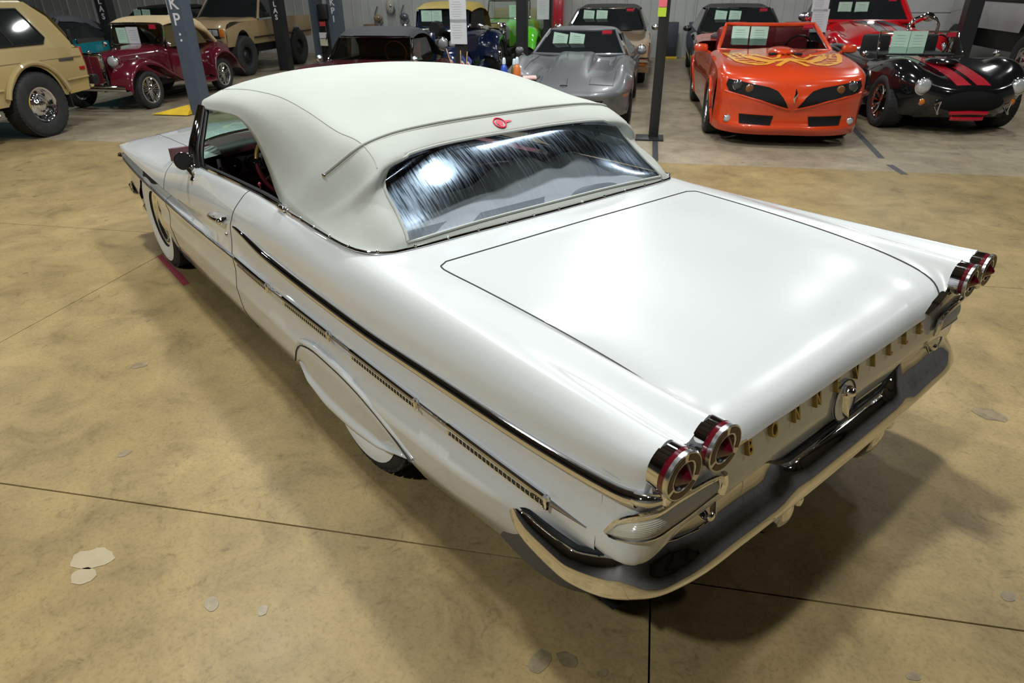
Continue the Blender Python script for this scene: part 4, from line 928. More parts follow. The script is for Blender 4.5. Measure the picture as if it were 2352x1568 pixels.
def sheets(car_, g, spots, label, w=.20, h=.26, m=None, group=None, tilt=(0, 0)):
    """paper sheets leaning on the windshield; each a thing of its own with printed lines"""
    for k, (s, t) in enumerate(spots):
        p, nn, xd = on_glass(g, s, t, .03); Mw = car_.matrix_basis @ frame(p, xd, Vector((0, 0, 1)))
        a = tilt[k % len(tilt)]; ca, sa = math.cos(a), math.sin(a)
        Z = lambda q: 0.
        V, Fc = boxg((0, 0, 0), (w, h, .003), rot=Matrix.Rotation(a, 3, 'Z'))
        o = mk('paper_sheet', V, Fc, m or mint, None, smooth=False); o.matrix_basis = Mw
        tag(o, label, 'paper', group or label)
        for q in range(5):
            ww = w * (.5 if q == 0 else .62); yy = h * (.30 - .13 * q); V, Fc = boxg((0, 0, 0), (ww, .006 if q == 0 else .003, .001)); V = [Matrix.Rotation(a, 3, 'Z') @ (Vector(v) + Vector((0, yy, .0025))) for v in V]
            mk('print_line', V, Fc, inkm, o, smooth=False)
def sticker(car_, g, s, t, w=.16, h=.06):
    p, nn, xd = on_glass(g, s, t, .014); V, Fc = boxg((0, 0, 0), (w, h, .002)); o = mk('red_sticker', V, Fc, redm, car_, smooth=False); o.matrix_local = frame(p, xd, Vector((0, 0, 1)))
def core(car_, x0, x1, w, z0, z1):
    box('underbody', ((x0 + x1) / 2, 0, (z0 + z1) / 2), (abs(x1 - x0), 2 * w, z1 - z0), black, car_, bev=.03)

# ---------------------------------------------------------------- orange pony car convertible
c = vehicle('orange_car', 'bright orange convertible with golden winged hood graphic and black twin grilles', -.87, 8.02, .02)
om = paint('orange_paint', (.62, .055, .012), .22)
Y = [0, .33, .61, .81, .875]
def rowx(xsr, zs, ys=Y): return [(x, y, z) for x, y, z in zip(xsr, ys, zs)]
sh = Sheet('front_and_hood', [
 rowx((.90, .90, .84, .70, .52), (.15, .15, .155, .17, .19)), rowx((.98, .97, .90, .75, .57), (.24, .235, .24, .26, .27)), rowx((.95, .94, .875, .74, .57), (.31, .31, .32, .33, .34)),
 rowx((.96, .95, .88, .745, .58), (.43, .43, .44, .45, .46)), rowx((1.01, .985, .91, .77, .60), (.555, .575, .60, .62, .63)), rowx((.99, .955, .885, .755, .585), (.62, .65, .68, .70, .70)),
 rowx((.93, .90, .835, .71, .55), (.78, .79, .80, .81, .80)), rowx((.72, .70, .66, .58, .46), (.885, .875, .87, .865, .84)),
 rowx((.25, .25, .25, .25, .25), (.965, .945, .925, .925, .875)), rowx((-.25, -.25, -.25, -.25, -.25), (1.01, .985, .965, .955, .905)), rowx((-.62, -.64, -.7, -.8, -.85), (1.03, 1.01, .99, .975, .93))], om, c, 5, 5, sv=(), angle=60)
te = [tuple(p) for p in sh.G[25:, -1]]; te = sorted(te, key=lambda p: -p[0]); te2 = [(.52, .875, .70)] + te[6:] + [(-1.6, .90, .945), (-2.4, .93, .97), (-3.0, .92, .965), (-3.75, .84, .93)]
side('body_side', te2, om, c, [(.55, .89, .45), (0, .925, .62), (-1.4, .93, .60), (-2.85, .96, .62), (-3.8, .86, .6)], [(.55, .85, .17), (0, .88, .18), (-1.4, .88, .20), (-3.0, .91, .2), (-3.8, .82, .3)], [(0, .385, .72), (-2.85, .39, .73)], lip=(.012, om))
Sheet('rear_deck', [rowx((-2.35,) * 5, (1.0, 1.0, .995, .985, .97), (0, .4, .7, .88, .93)), rowx((-3.0,) * 5, (1.02, 1.02, 1.01, .99, .962), (0, .4, .7, .85, .92)), rowx((-3.75,) * 5, (.98, .98, .97, .95, .93), (0, .4, .65, .8, .87)), rowx((-3.85,) * 5, (.5, .5, .5, .5, .5), (0, .4, .65, .8, .86))], om, c)
core(c, .6, -3.7, .70, .2, .55)
for sg in (1, -1):
    for wx in (0, -2.85): tread_wheel(c, wx, .79 * sg, .355, .26, sg, .25, 'five', hub=chrome_soft)
    box('door_mirror', (-.88, 1.0 * sg, 1.0), (.10, .20, .11), om, c, bev=.045); tube('mirror_arm', [(-.9, .86 * sg, .93), (-.9, .95 * sg, .97)], .02, om, c, 6)
    round_lamp(c, (sh.bvh.ray_cast(Vector((4, .72 * sg, .325)), Vector((-1, 0, 0)))[0].x + .006, .72 * sg, .325), .043, 'fog_lamp')
    fx = lambda y, z: sh.bvh.ray_cast(Vector((4, y, z)), Vector((-1, 0, 0)))[0].x
    o = round_lamp(c, (fx(.655 * sg, .722) + .010, .655 * sg, .722), .056, lens=mat('smoked_lens', (.05, .05, .052), .15, coat=1.))
    lathe('turn_lamp', curve([(.05, 0), (.045, .012), (.001, .02)], 3), mat('smoked_amber', (.16, .06, .02), .3, coat=.5), c, 20, 'x', c=(fx(.52 * sg, .69) + .006, .52 * sg, .69))
decal('grille_opening', [[(.765, .785), (.785, .72), (.75, .655), (.58, .615), (.38, .570), (.19, .515), (.050, .475), (.08, .53), (.13, .605), (.20, .675), (.30, .712), (.43, .733), (.60, .762)]], 'x', sh, grillem, .008, mirror=True)
decal('lower_grille', [[(.20, .385), (.60, .395), (.585, .285), (.225, .275)]], 'x', sh, grillem, .008, mirror=True)
tube('nose_emblem', [(1.0, 0, .70), (1.03, .012, .65), (1.035, -.01, .60), (1.035, 0, .55)], [.008, .018, .014, .004], chrome, c, 8)
for sg in (1, -1): tube('grille_lip', [Vector(o) for o in [sh.bvh.ray_cast(Vector((4, y * sg, z)), Vector((-1, 0, 0)))[0] + Vector((.004, 0, 0)) for y, z in ((.79, .648), (.58, .605), (.38, .560), (.19, .505), (.02, .462))]], .012, om, c, 8)
# winged gold graphic on the hood
gm1 = mat('graphic_gold', (.85, .36, .02), .35, coat=.6); gm2 = mat('graphic_orange', (.80, .22, .02), .35, coat=.6)
K = lambda P: [(-.44 + (b_ - 500) / 230 * 1.08, (a_ - 1290) / 950) for a_, b_ in P]
gr = []
for P, w in (([(1290, 655), (1180, 662), (1060, 668), (965, 645), (880, 605), (835, 580)], .075), ([(1255, 580), (1215, 600), (1180, 632), (1105, 642), (1000, 595), (900, 560), (820, 552), (800, 572), (850, 612)], .03), ([(600, 515), (640, 580), (700, 640), (790, 672), (900, 697), (1000, 697), (1090, 680)], .042),
             ([(600, 515), (690, 525), (785, 528), (790, 550), (700, 552), (640, 548)], .026), ([(650, 590), (780, 598)], .026), ([(690, 618), (830, 632)], .03), ([(745, 648), (900, 662)], .03), ([(850, 680), (980, 680)], .03), ([(900, 575), (985, 580), (960, 560)], .022), ([(1290, 662), (1200, 690), (1130, 716)], .045), ([(1290, 600), (1255, 580)], .025), ([(690, 525), (760, 590)], .022)):
    gr += [K(q) for q in stroke(P, w * 880)] if False else [q for q in stroke(K(P), w * 1.45)]
decal('hood_graphic', gr, 'z', sh, gm1, .005, cuts=2, mirror=True)
sc = ell('shaker_scoop', (-.30, 0, 1.015), (.34, .17, .055), om, c); box('scoop_mouth', (-.02, .16, 1.0), (.05, .10, .03), black, c, bev=.008); box('scoop_mouth', (-.02, -.16, 1.0), (.05, .10, .03), black, c, bev=.008)
g = windshield(c, (-.86, -.76, .97), (-.86, .76, .97), (-1.50, .62, 1.275), (-1.50, -.62, 1.275), glass_mat('grey_glass', (.42, .47, .45), .03), om, .03, .16)
sheets(c, g, [(.17, .50), (.35, .50)], 'mint paper sheet behind the windshield of the orange convertible', .235, .24); sticker(c, g, .90, .88)
box('cabin_floor', (-1.75, 0, .70), (1.6, 1.5, .1), darkint, c, bev=.02); box('dash', (-.98, 0, .93), (.30, 1.5, .12), darkint, c, bev=.04); tube('steering_wheel', [(-1.2 + .06 * math.sin(a), .38 + .18 * math.cos(a), .98 + .17 * math.sin(a)) for a in np.linspace(0, 2 * math.pi, 20, endpoint=False)], .014, black, c, 6, closed=True)
for y in (.38, -.38):
    box('front_seat', (-1.85, y, .92), (.16, .50, .62), redint, c, bev=.06); box('headrest', (-1.88, y, 1.20), (.10, .27, .18), redint, c, bev=.05)
box('rear_seat', (-2.35, 0, .95), (.2, 1.3, .5), redint, c, bev=.07); ell('folded_top', (-2.75, 0, 1.03), (.36, .72, .12), mat('dark_cloth', (.05, .05, .06), .8), c)
# ---------------------------------------------------------------- black roadster with red stripes
c = vehicle('black_roadster', 'black open roadster with twin red stripes and oval mouth', -3.2, 8.92, .14)
bm_ = paint('black_paint', (.006, .006, .007), .12)
Yc = [0, .26, .48, .66, .80, .86]
R6 = lambda xs_, zs_, ys_=Yc: [(x, y, z) for x, y, z in zip(xs_, ys_, zs_)]
sh = Sheet('front_and_hood', [
 R6((.58, .57, .50, .38, .20, .05), (.22,) * 6), R6((.70, .68, .60, .46, .26, .10), (.30, .30, .31, .33, .36, .38)), R6((.76, .74, .66, .54, .36, .22), (.44, .44, .45, .47, .49, .50)),
 R6((.73, .71, .64, .55, .40, .28), (.585, .585, .60, .62, .59, .56)), R6((.52, .52, .50, .45, .36, .28), (.665, .67, .72, .765, .71, .60)), R6((.25, .25, .25, .25, .25, .25), (.725, .73, .80, .87, .80, .66)),
 R6((-.05,) * 6, (.775, .78, .83, .905, .84, .70)), R6((-.4,) * 6, (.82, .82, .83, .86, .80, .69)), R6((-.85,) * 6, (.85, .85, .84, .82, .76, .68), (0, .26, .48, .64, .76, .80))], bm_, c, 5, 5, angle=70)
te = sorted([tuple(p) for p in sh.G[15:, -1]], key=lambda p: -p[0])
side('body_side', te + [(-1.4, .80, .70), (-2.0, .86, .72), (-2.35, .88, .74), (-2.9, .82, .70)], bm_, c, [(.3, .86, .45), (0, .89, .5), (-.8, .82, .45), (-2.3, .92, .5), (-3.0, .84, .5)], [(.3, .80, .25), (-.8, .78, .20), (-2.3, .84, .22), (-3.0, .8, .3)], [(0, .36, .70), (-2.29, .38, .72)])
Sheet('tail', [R6((-.85,) * 6, (.84, .84, .83, .82, .76, .68), (0, .26, .48, .64, .76, .80)), R6((-1.7,) * 6, (.80, .80, .84, .84, .80, .70), (0, .26, .48, .64, .78, .82)), R6((-2.3,) * 6, (.86, .86, .88, .92, .88, .74), (0, .26, .48, .68, .82, .88)), R6((-2.9,) * 6, (.80, .80, .80, .80, .76, .70), (0, .26, .48, .62, .76, .82)), R6((-3.2,) * 6, (.5,) * 6, (0, .26, .48, .58, .66, .7))], bm_, c)
core(c, .5, -2.8, .58, .2, .5)
decal('mouth', [[(.42 * math.cos(a) * (1 if abs(math.cos(a)) < .98 else 1), .435 + .135 * math.sin(a) - .02 * math.cos(a) ** 2) for a in np.linspace(0, 2 * math.pi, 28, endpoint=False)]], 'x', sh, grillem, .006)
redp2 = paint('racing_red', (.42, .008, .022), .25)
decal('hood_stripe', [[(.66, .035), (.66, .215), (-.86, .24), (-.86, .035)]], 'z', sh, redp2, .004, cuts=4, mirror=True)
b = MB(); V, Fc = tubeg([(.70, .20, .225), (.71, .235, .29), (.725, 0, .30), (.71, -.235, .29), (.70, -.20, .225), (.715, 0, .22)], .028, 8, closed=True); mk('lower_intake', V, Fc, redp2, c); box('intake_duct', (.70, 0, .258), (.04, .36, .05), black, c, bev=.02)
ell('hood_scoop', (-.28, 0, .83), (.28, .20, .055), bm_, c)
for sg in (1, -1):
    tread_wheel(c, 0, .74 * sg, .345, .26, sg, .215, 'mesh', hub=chrome); tread_wheel(c, -2.29, .76 * sg, .35, .30, sg, .215, 'mesh', hub=chrome)
    fx = lambda y, z: sh.bvh.ray_cast(Vector((4, y, z)), Vector((-1, 0, 0)))[0].x
    round_lamp(c, (fx(.60 * sg, .61) + .012, .60 * sg, .61), .098); round_lamp(c, (fx(.57 * sg, .42) + .006, .57 * sg, .42), .042, 'turn_lamp', amber)
    tube('side_pipe', [(-.4, .86 * sg, .30), (-.7, .90 * sg, .20), (-1.9, .90 * sg, .20)], .055, chrome_soft, c, 10)
    for k in range(3): tube('header_pipe', [(-.35 - .12 * k, .80 * sg, .42), (-.5 - .12 * k, .89 * sg, .32), (-.75 - .1 * k, .91 * sg, .23)], .025, chrome_soft, c, 8)
    ell('wing_mirror', (-.62, .92 * sg, .90), (.03, .05, .04), chrome, c); tube('mirror_stem', [(-.62, .86 * sg, .72), (-.62, .91 * sg, .88)], .008, chrome, c, 6)
    tube('front_nerf', [(.70, .44 * sg, .40), (.80, .44 * sg, .44), (.80, .44 * sg, .30), (.70, .44 * sg, .36)], .016, chrome, c, 8)
g = windshield(c, (-.90, -.62, .84), (-.90, .62, .84), (-1.10, .56, 1.16), (-1.10, -.56, 1.16), glassclear, chrome, .014, .10)
sheets(c, g, [(.22, .54), (.42, .54)], 'mint paper sheet on the windscreen of the black roadster', .235, .30); sticker(c, g, .88, .85)
tube('roll_bar', [(-1.75, .14, .75), (-1.75, .14, 1.22), (-1.75, .20, 1.30), (-1.75, .36, 1.36), (-1.75, .52, 1.30), (-1.75, .58, 1.22), (-1.75, .58, .75)], .024, chrome, c, 10)
tube('roll_bar', [(-1.75, -.14, .75), (-1.75, -.14, 1.22), (-1.75, -.2, 1.3), (-1.75, -.36, 1.36), (-1.75, -.52, 1.30), (-1.75, -.58, 1.22), (-1.75, -.58, .75)], .024, chrome, c, 10) if False else None
box('cockpit', (-1.45, 0, .83), (.85, 1.15, .06), darkint, c, bev=.02)
for y in (.36, -.36): box('seat_back', (-1.65, y, .92), (.14, .42, .35), darkint, c, bev=.05)
tube('steering_wheel', [(-1.2 + .05 * math.sin(a), .34 + .17 * math.cos(a), .95 + .16 * math.sin(a)) for a in np.linspace(0, 2 * math.pi, 20, endpoint=False)], .012, black, c, 6, closed=True)
# ---------------------------------------------------------------- silver sports coupe
c = vehicle('silver_coupe', 'silver grey wedge nosed sports coupe with peaked fenders', 1.97, 8.55, .0)
sm = mat('silver_paint', (.17, .178, .19), .38, .25, .6)
Ys = [0, .26, .30, .52, .76, .90]
RS = lambda xs_, zs_, ys_=Ys: [(x, y, z) for x, y, z in zip(xs_, ys_, zs_)]
sh = Sheet('front_and_hood', [
 RS((.80, .80, .80, .76, .64, .40), (.20,) * 6, (0, .3, .4, .6, .76, .86)), RS((.92, .91, .91, .86, .72, .46), (.30,) * 6, (0, .3, .4, .6, .78, .88)), RS((1.0, .99, .99, .94, .78, .50), (.43, .43, .43, .435, .45, .46), (0, .3, .4, .6, .79, .89)),
 RS((1.03, 1.02, 1.02, .96, .80, .52), (.50, .50, .50, .505, .52, .54), (0, .3, .4, .6, .80, .90)), RS((.86, .86, .86, .82, .70, .50), (.595, .595, .595, .60, .635, .60), (0, .3, .4, .6, .80, .90)),
 RS((.5,) * 6, (.69, .685, .68, .685, .79, .68)), RS((.2,) * 6, (.755, .745, .728, .728, .86, .72)), RS((-.1,) * 6, (.805, .79, .755, .755, .895, .74)), RS((-.5,) * 6, (.855, .845, .79, .785, .85, .74)), RS((-.88, -.88, -.88, -.92, -.98, -1.0), (.885, .875, .84, .82, .835, .74))], sm, c, 5, 4, angle=35)
te = sorted([tuple(p) for p in sh.G[16:, -1]], key=lambda p: -p[0])
side('body_side', te + [(-1.5, .84, .78), (-2.3, .88, .84), (-2.6, .90, .82), (-3.3, .82, .80)], sm, c, [(.5, .91, .5), (0, .93, .55), (-1.2, .84, .5), (-2.5, .93, .55), (-3.4, .82, .5)], [(.5, .85, .25), (-1.2, .82, .20), (-2.5, .86, .22), (-3.4, .8, .3)], [(0, .37, .70), (-2.49, .38, .72)])
core(c, .6, -3.2, .60, .2, .5)
decal('front_intake', [[(-.55, .435), (-.50, .33), (.50, .33), (.55, .435)]], 'x', sh, black, .006); decal('park_lamp', [[(.30, .42), (.30, .345), (.48, .345), (.51, .42)]], 'x', sh, mat('pink_lens', (.35, .22, .2), .3, coat=.5), .010, mirror=True); decal('marker_lamp', [[(.80, .50), (.80, .46), (.87, .47), (.87, .51)]], 'x', sh, amber, .006, mirror=True)
for q in decal('lamp_door', [[(.80, .34), (.80, .66), (.52, .68), (.52, .34)]], 'z', sh, sm, .006, mirror=True): pass
for sg in (1, -1):
    for P in ([(.80, .34), (.80, .66), (.52, .68), (.52, .34), (.80, .34)], [(.86, .04), (.60, .9 * 0 + .02)] if sg > 0 else [], [(.42, .62), (-.86, .60)]):
        if P: tube('panel_seam', [sh.bvh.ray_cast(Vector((x, y * sg, 4)), Vector((0, 0, -1)))[0] + Vector((0, 0, .004)) for x, y in [(a * (1 - t) + e * t, b_ * (1 - t) + f_ * t) for (a, b_), (e, f_) in zip(P[:-1], P[1:]) for t in np.linspace(0, 1, 8)]], .003, gapm, c, 5)
    for wx in (0, -2.49): tread_wheel(c, wx, .77 * sg, .345, .26, sg, .2, 'five', hub=chrome_soft)
    ell('door_mirror', (-1.15, .98 * sg, .88), (.06, .07, .05), sm, c); tube('mirror_stem', [(-1.15, .86 * sg, .76), (-1.15, .95 * sg, .85)], .015, sm, c, 6)
tube('nose_badge', [(.86, .05, .60), (.87, 0, .605), (.86, -.05, .60)], .012, chrome, c, 8)
g = windshield(c, (-.98, -.72, .845), (-.98, .72, .845), (-1.50, .53, 1.165), (-1.50, -.53, 1.165), glassdark, sm, .022, .12)
sheets(c, g, [(.25, .48), (.46, .48)], 'mint paper sheet inside the windshield of the silver coupe', .235, .22, tilt=(-.15, -.12)); sticker(c, g, .86, .86)
Sheet('roof', [[(-1.38, 0, 1.17), (-1.42, .3, 1.168), (-1.50, .52, 1.155), (-1.55, .60, 1.10)], [(-1.8, 0, 1.20), (-1.8, .3, 1.195), (-1.8, .52, 1.175), (-1.8, .62, 1.10)], [(-2.2, 0, 1.18), (-2.2, .3, 1.175), (-2.2, .5, 1.15), (-2.2, .62, 1.06)], [(-2.9, 0, .95), (-2.9, .3, .95), (-2.9, .5, .94), (-2.9, .68, .88)], [(-3.3, 0, .86), (-3.3, .3, .86), (-3.3, .6, .85), (-3.3, .82, .80)]], sm, c)
for sg in (1, -1): mk('side_window', [(-1.0, .80 * sg, .80), (-1.55, .60 * sg, 1.12), (-2.2, .62 * sg, 1.08), (-2.3, .84 * sg, .84)], [(0, 1, 2, 3) if sg > 0 else (3, 2, 1, 0)], glassdark, c, smooth=False)
ell('red_seat', (-1.6, .32, .9), (.1, .22, .2), redint, c)
# ---------------------------------------------------------------- two vinyl roof coupes in the second row
def sedan(name, label, u, v, pm, roofm, yaw=0., hood_z=.86, w=.98, paper_label='', chromef=True, nose=1.15):
    c = vehicle(name, label, u, v, yaw)
    Yq = [0, .4, .72, w - .06, w]
    q = lambda xs_, zs_: [(x, y, z) for x, y, z in zip(xs_, Yq, zs_)]
    sh = Sheet('front_and_hood', [q((nose - .1,) * 5, (.30,) * 5), q((nose, nose, nose, nose - .02, nose - .05), (.45,) * 5), q((nose, nose, nose, nose - .02, nose - .06), (.66, .66, .67, .67, .66)), q((nose - .02, nose - .02, nose - .02, nose - .04, nose - .08), (hood_z - .05, hood_z - .06, hood_z - .07, hood_z - .05, hood_z - .08)), q((nose - .2,) * 5, (hood_z, hood_z - .02, hood_z - .04, hood_z, hood_z - .04)), q((.2,) * 5, (hood_z + .05, hood_z + .03, hood_z + .01, hood_z + .045, hood_z)), q((-.6, -.6, -.65, -.7, -.7), (hood_z + .09, hood_z + .07, hood_z + .05, hood_z + .07, hood_z + .03))], pm, c, 4, 4, su=(3,), angle=40)
    te = sorted([tuple(p) for p in sh.G[14:, -1]], key=lambda p: -p[0])
    side('body_side', te + [(-1.5, w, hood_z + .05), (-3.0, w, hood_z + .06), (-4.2, w - .05, hood_z)], pm, c, [(1.1, w, .5), (-1.5, w + .02, .55), (-4.2, w - .04, .5)], [(1.1, w - .05, .28), (-4.2, w - .08, .28)], [(0, .38, .68), (-3.1, .38, .62)])
    Sheet('trunk', [q((-3.0,) * 5, (hood_z + .12, hood_z + .12, hood_z + .1, hood_z + .08, hood_z + .06)), q((-4.2,) * 5, (hood_z + .03,) * 5)], pm, c)
    core(c, .9, -4.0, w - .28, .22, .55)
    g = windshield(c, (-.72, -.80, hood_z + .08), (-.72, .80, hood_z + .08), (-1.35, .62, 1.345), (-1.35, -.62, 1.345), glassdark, chrome, .016, .10)
    Sheet('roof', [[(-1.24, 0, 1.36), (-1.27, .35, 1.355), (-1.34, .58, 1.345), (-1.38, .67, 1.31)], [(-1.9, 0, 1.40), (-1.9, .35, 1.395), (-1.9, .58, 1.38), (-1.9, .68, 1.33)], [(-2.5, 0, 1.38), (-2.5, .35, 1.375), (-2.5, .58, 1.36), (-2.5, .7, 1.30)], [(-3.1, 0, hood_z + .14), (-3.1, .35, hood_z + .14), (-3.1, .6, hood_z + .13), (-3.1, .84, hood_z + .1)]], roofm, c)
    for sg in (1, -1):
        mk('side_window', [(-.75, .86 * sg, hood_z + .08), (-1.40, .67 * sg, 1.30), (-2.45, .70 * sg, 1.30), (-2.75, .88 * sg, hood_z + .1)], [(0, 1, 2, 3) if sg > 0 else (3, 2, 1, 0)], glassdark, c, smooth=False)
        tube('pillar', [(-.74, .85 * sg, hood_z + .06), (-1.38, .665 * sg, 1.32)], .025, roofm, c, 8)
        for wx in (0, -3.1): tread_wheel(c, wx, .80 * sg, .355, .22, sg, .2, 'plain')
        ell('door_mirror', (-.95, (w + .07) * sg, hood_z + .13), (.05, .09, .06), chrome_soft if chromef else pm, c)
        for y in (.62, .82): round_lamp(c, (nose + .005, y * sg, .72), .075)
        box('corner_blade', (nose - .02, (w - .02) * sg, .66), (.12, .03, .36), chrome, c, bev=.01); box('marker_lamp', (nose + .03, .80 * sg, .47), (.03, .22, .06), amber, c, bev=.01)
    box('front_bumper', (nose + .04, 0, .54), (.12, 2 * w - .02, .10), chrome, c, bev=.03); box('grille', (nose + .01, 0, .71), (.04, 1.0, .18), chrome_soft, c, bev=.01)
    sheets(c, g, [(.22, .55), (.42, .55)], paper_label, .235, .25, tilt=(-.08, -.05)); sticker(c, g, .87, .88)
    tube('wiper', [(-.70, -.3, hood_z + .12), (-.78, .2, hood_z + .16)], .01, black, c, 5)
    return c
sedan('tan_coupe', 'pale tan luxury coupe with black vinyl roof parked behind the silver coupe', 1.86, 13.2, mat('tan_gold_paint', (.42, .28, .16), .25, .15, 1.), mat('black_vinyl', (.012, .012, .013), .5), paper_label='mint paper sheet inside the windshield of the tan coupe')
sedan('black_coupe', 'black coupe parked behind the orange convertible', -.90, 13.2, bm_, mat('black_vinyl', (.012, .012, .013), .5), hood_z=.84, paper_label='mint paper sheet inside the windshield of the black coupe', chromef=False)
# ---------------------------------------------------------------- red retro pickup
c = vehicle('red_truck', 'glossy red retro pickup truck with bulging fenders and silver stripes', -3.42, 13.3, .02); c.scale = (1.06, 1.06, 1.0)
rm = paint('bright_red_paint', (.50, .006, .012), .2)
Yr = [0, .30, .52, .66, .86, .99, 1.03]
q = lambda xs_, zs_, ys_=Yr: [(x, y, z) for x, y, z in zip(xs_, ys_, zs_)]
sh = Sheet('front_and_hood', [q((.85, .85, .82, .76, .62, .40, .3), (.26,) * 7), q((.95, .94, .90, .84, .70, .48, .4), (.50,) * 7), q((.96, .94, .88, .82, .68, .50, .42), (.74, .73, .68, .68, .70, .68, .62)), q((.85, .82, .72, .68, .58, .45, .40), (.96, .93, .80, .80, .86, .80, .66)), q((.5,) * 7, (1.06, 1.03, .90, .88, .95, .86, .70)), q((.05,) * 7, (1.10, 1.08, .98, .93, 1.0, .90, .74)), q((-.5,) * 7, (1.12, 1.105, 1.05, .98, .97, .90, .76)), q((-.85, -.86, -.9, -.94, -1.0, -1.0, -1.0), (1.13, 1.125, 1.10, 1.06, 1.0, .92, .8))], rm, c, 5, 5, angle=70)
te = sorted([tuple(p) for p in sh.G[16:, -1]], key=lambda p: -p[0])
side('body_side', te + [(-1.6, 1.0, .85), (-2.9, 1.06, .9), (-4.0, 1.0, .9)], rm, c, [(.4, 1.04, .5), (-1.5, 1.0, .55), (-2.9, 1.08, .6), (-4.0, 1.0, .6)], [(.4, .96, .28), (-1.5, .95, .25), (-4.0, .95, .3)], [(0, .40, .74), (-2.95, .42, .76)], lip=(.015, rm))
core(c, .6, -3.8, .68, .25, .6)
decal('hood_stripe', [[(.80, .06), (.80, .20), (-.86, .24), (-.86, .06)], [(.72, -.06), (.72, -.10), (-.86, -.10), (-.86, -.06)]], 'z', sh, mat('silver_stripe', (.26, .28, .29), .3, .5, .8), .005, cuts=4)
decal('hood_stripe', [[(.72, -.12), (.70, -.24), (-.88, -.30), (-.86, -.12)]], 'z', sh, mat('silver_stripe', (.26, .28, .29), .3, .5, .8), .005, cuts=4)
decal('grille_bar', [[(-.62, .60), (-.60, .56), (.60, .56), (.62, .60)]], 'x', sh, chrome, .01)
g = windshield(c, (-.96, -.78, 1.10), (-.96, .78, 1.10), (-1.40, .66, 1.52), (-1.40, -.66, 1.52), glassdark, rm, .04, .12)
sheets(c, g, [(.22, .48), (.42, .48)], 'mint paper sheet inside the windshield of the red pickup', .235, .26); sticker(c, g, .86, .88)
Sheet('cab_roof', [[(-1.32, 0, 1.55), (-1.36, .4, 1.545), (-1.45, .64, 1.52), (-1.5, .74, 1.44)], [(-1.9, 0, 1.60), (-1.9, .4, 1.59), (-1.9, .64, 1.56), (-1.9, .76, 1.45)], [(-2.3, 0, 1.55), (-2.3, .4, 1.54), (-2.3, .64, 1.50), (-2.3, .76, 1.40)], [(-2.4, 0, 1.0), (-2.4, .4, 1.0), (-2.4, .64, 1.0), (-2.4, .86, .95)]], rm, c)
for sg in (1, -1):
    mk('side_window', [(-1.05, .88 * sg, 1.06), (-1.48, .74 * sg, 1.46), (-2.25, .77 * sg, 1.42), (-2.3, .90 * sg, 1.05)], [(0, 1, 2, 3) if sg > 0 else (3, 2, 1, 0)], glassdark, c, smooth=False); tube('pillar', [(-.98, .86 * sg, 1.04), (-1.46, .73 * sg, 1.50)], .04, rm, c, 8)
    mk('cab_side', [(-1.0, .99 * sg, .85), (-1.0, .88 * sg, 1.07), (-2.35, .91 * sg, 1.06), (-2.4, 1.0 * sg, .88)], [(0, 1, 2, 3) if sg > 0 else (3, 2, 1, 0)], rm, c, smooth=False)
    ell('door_mirror', (-1.05, 1.12 * sg, 1.18), (.07, .12, .09), chrome, c); tube('mirror_arm', [(-1.05, .92 * sg, 1.08), (-1.05, 1.05 * sg, 1.15)], .03, rm, c, 6)
    for wx in (0, -2.95): tread_wheel(c, wx, .86 * sg, .37, .26, sg, .24, 'five')
    round_lamp(c, (.60, .86 * sg, .72), .10)
Sheet('bed_cover', [[(-2.4, 0, .98), (-2.4, .4, .98), (-2.4, .8, .97), (-2.4, 1.02, .90)], [(-4.0, 0, .98), (-4.0, .4, .98), (-4.0, .8, .96), (-4.0, 1.0, .90)]], rm, c)
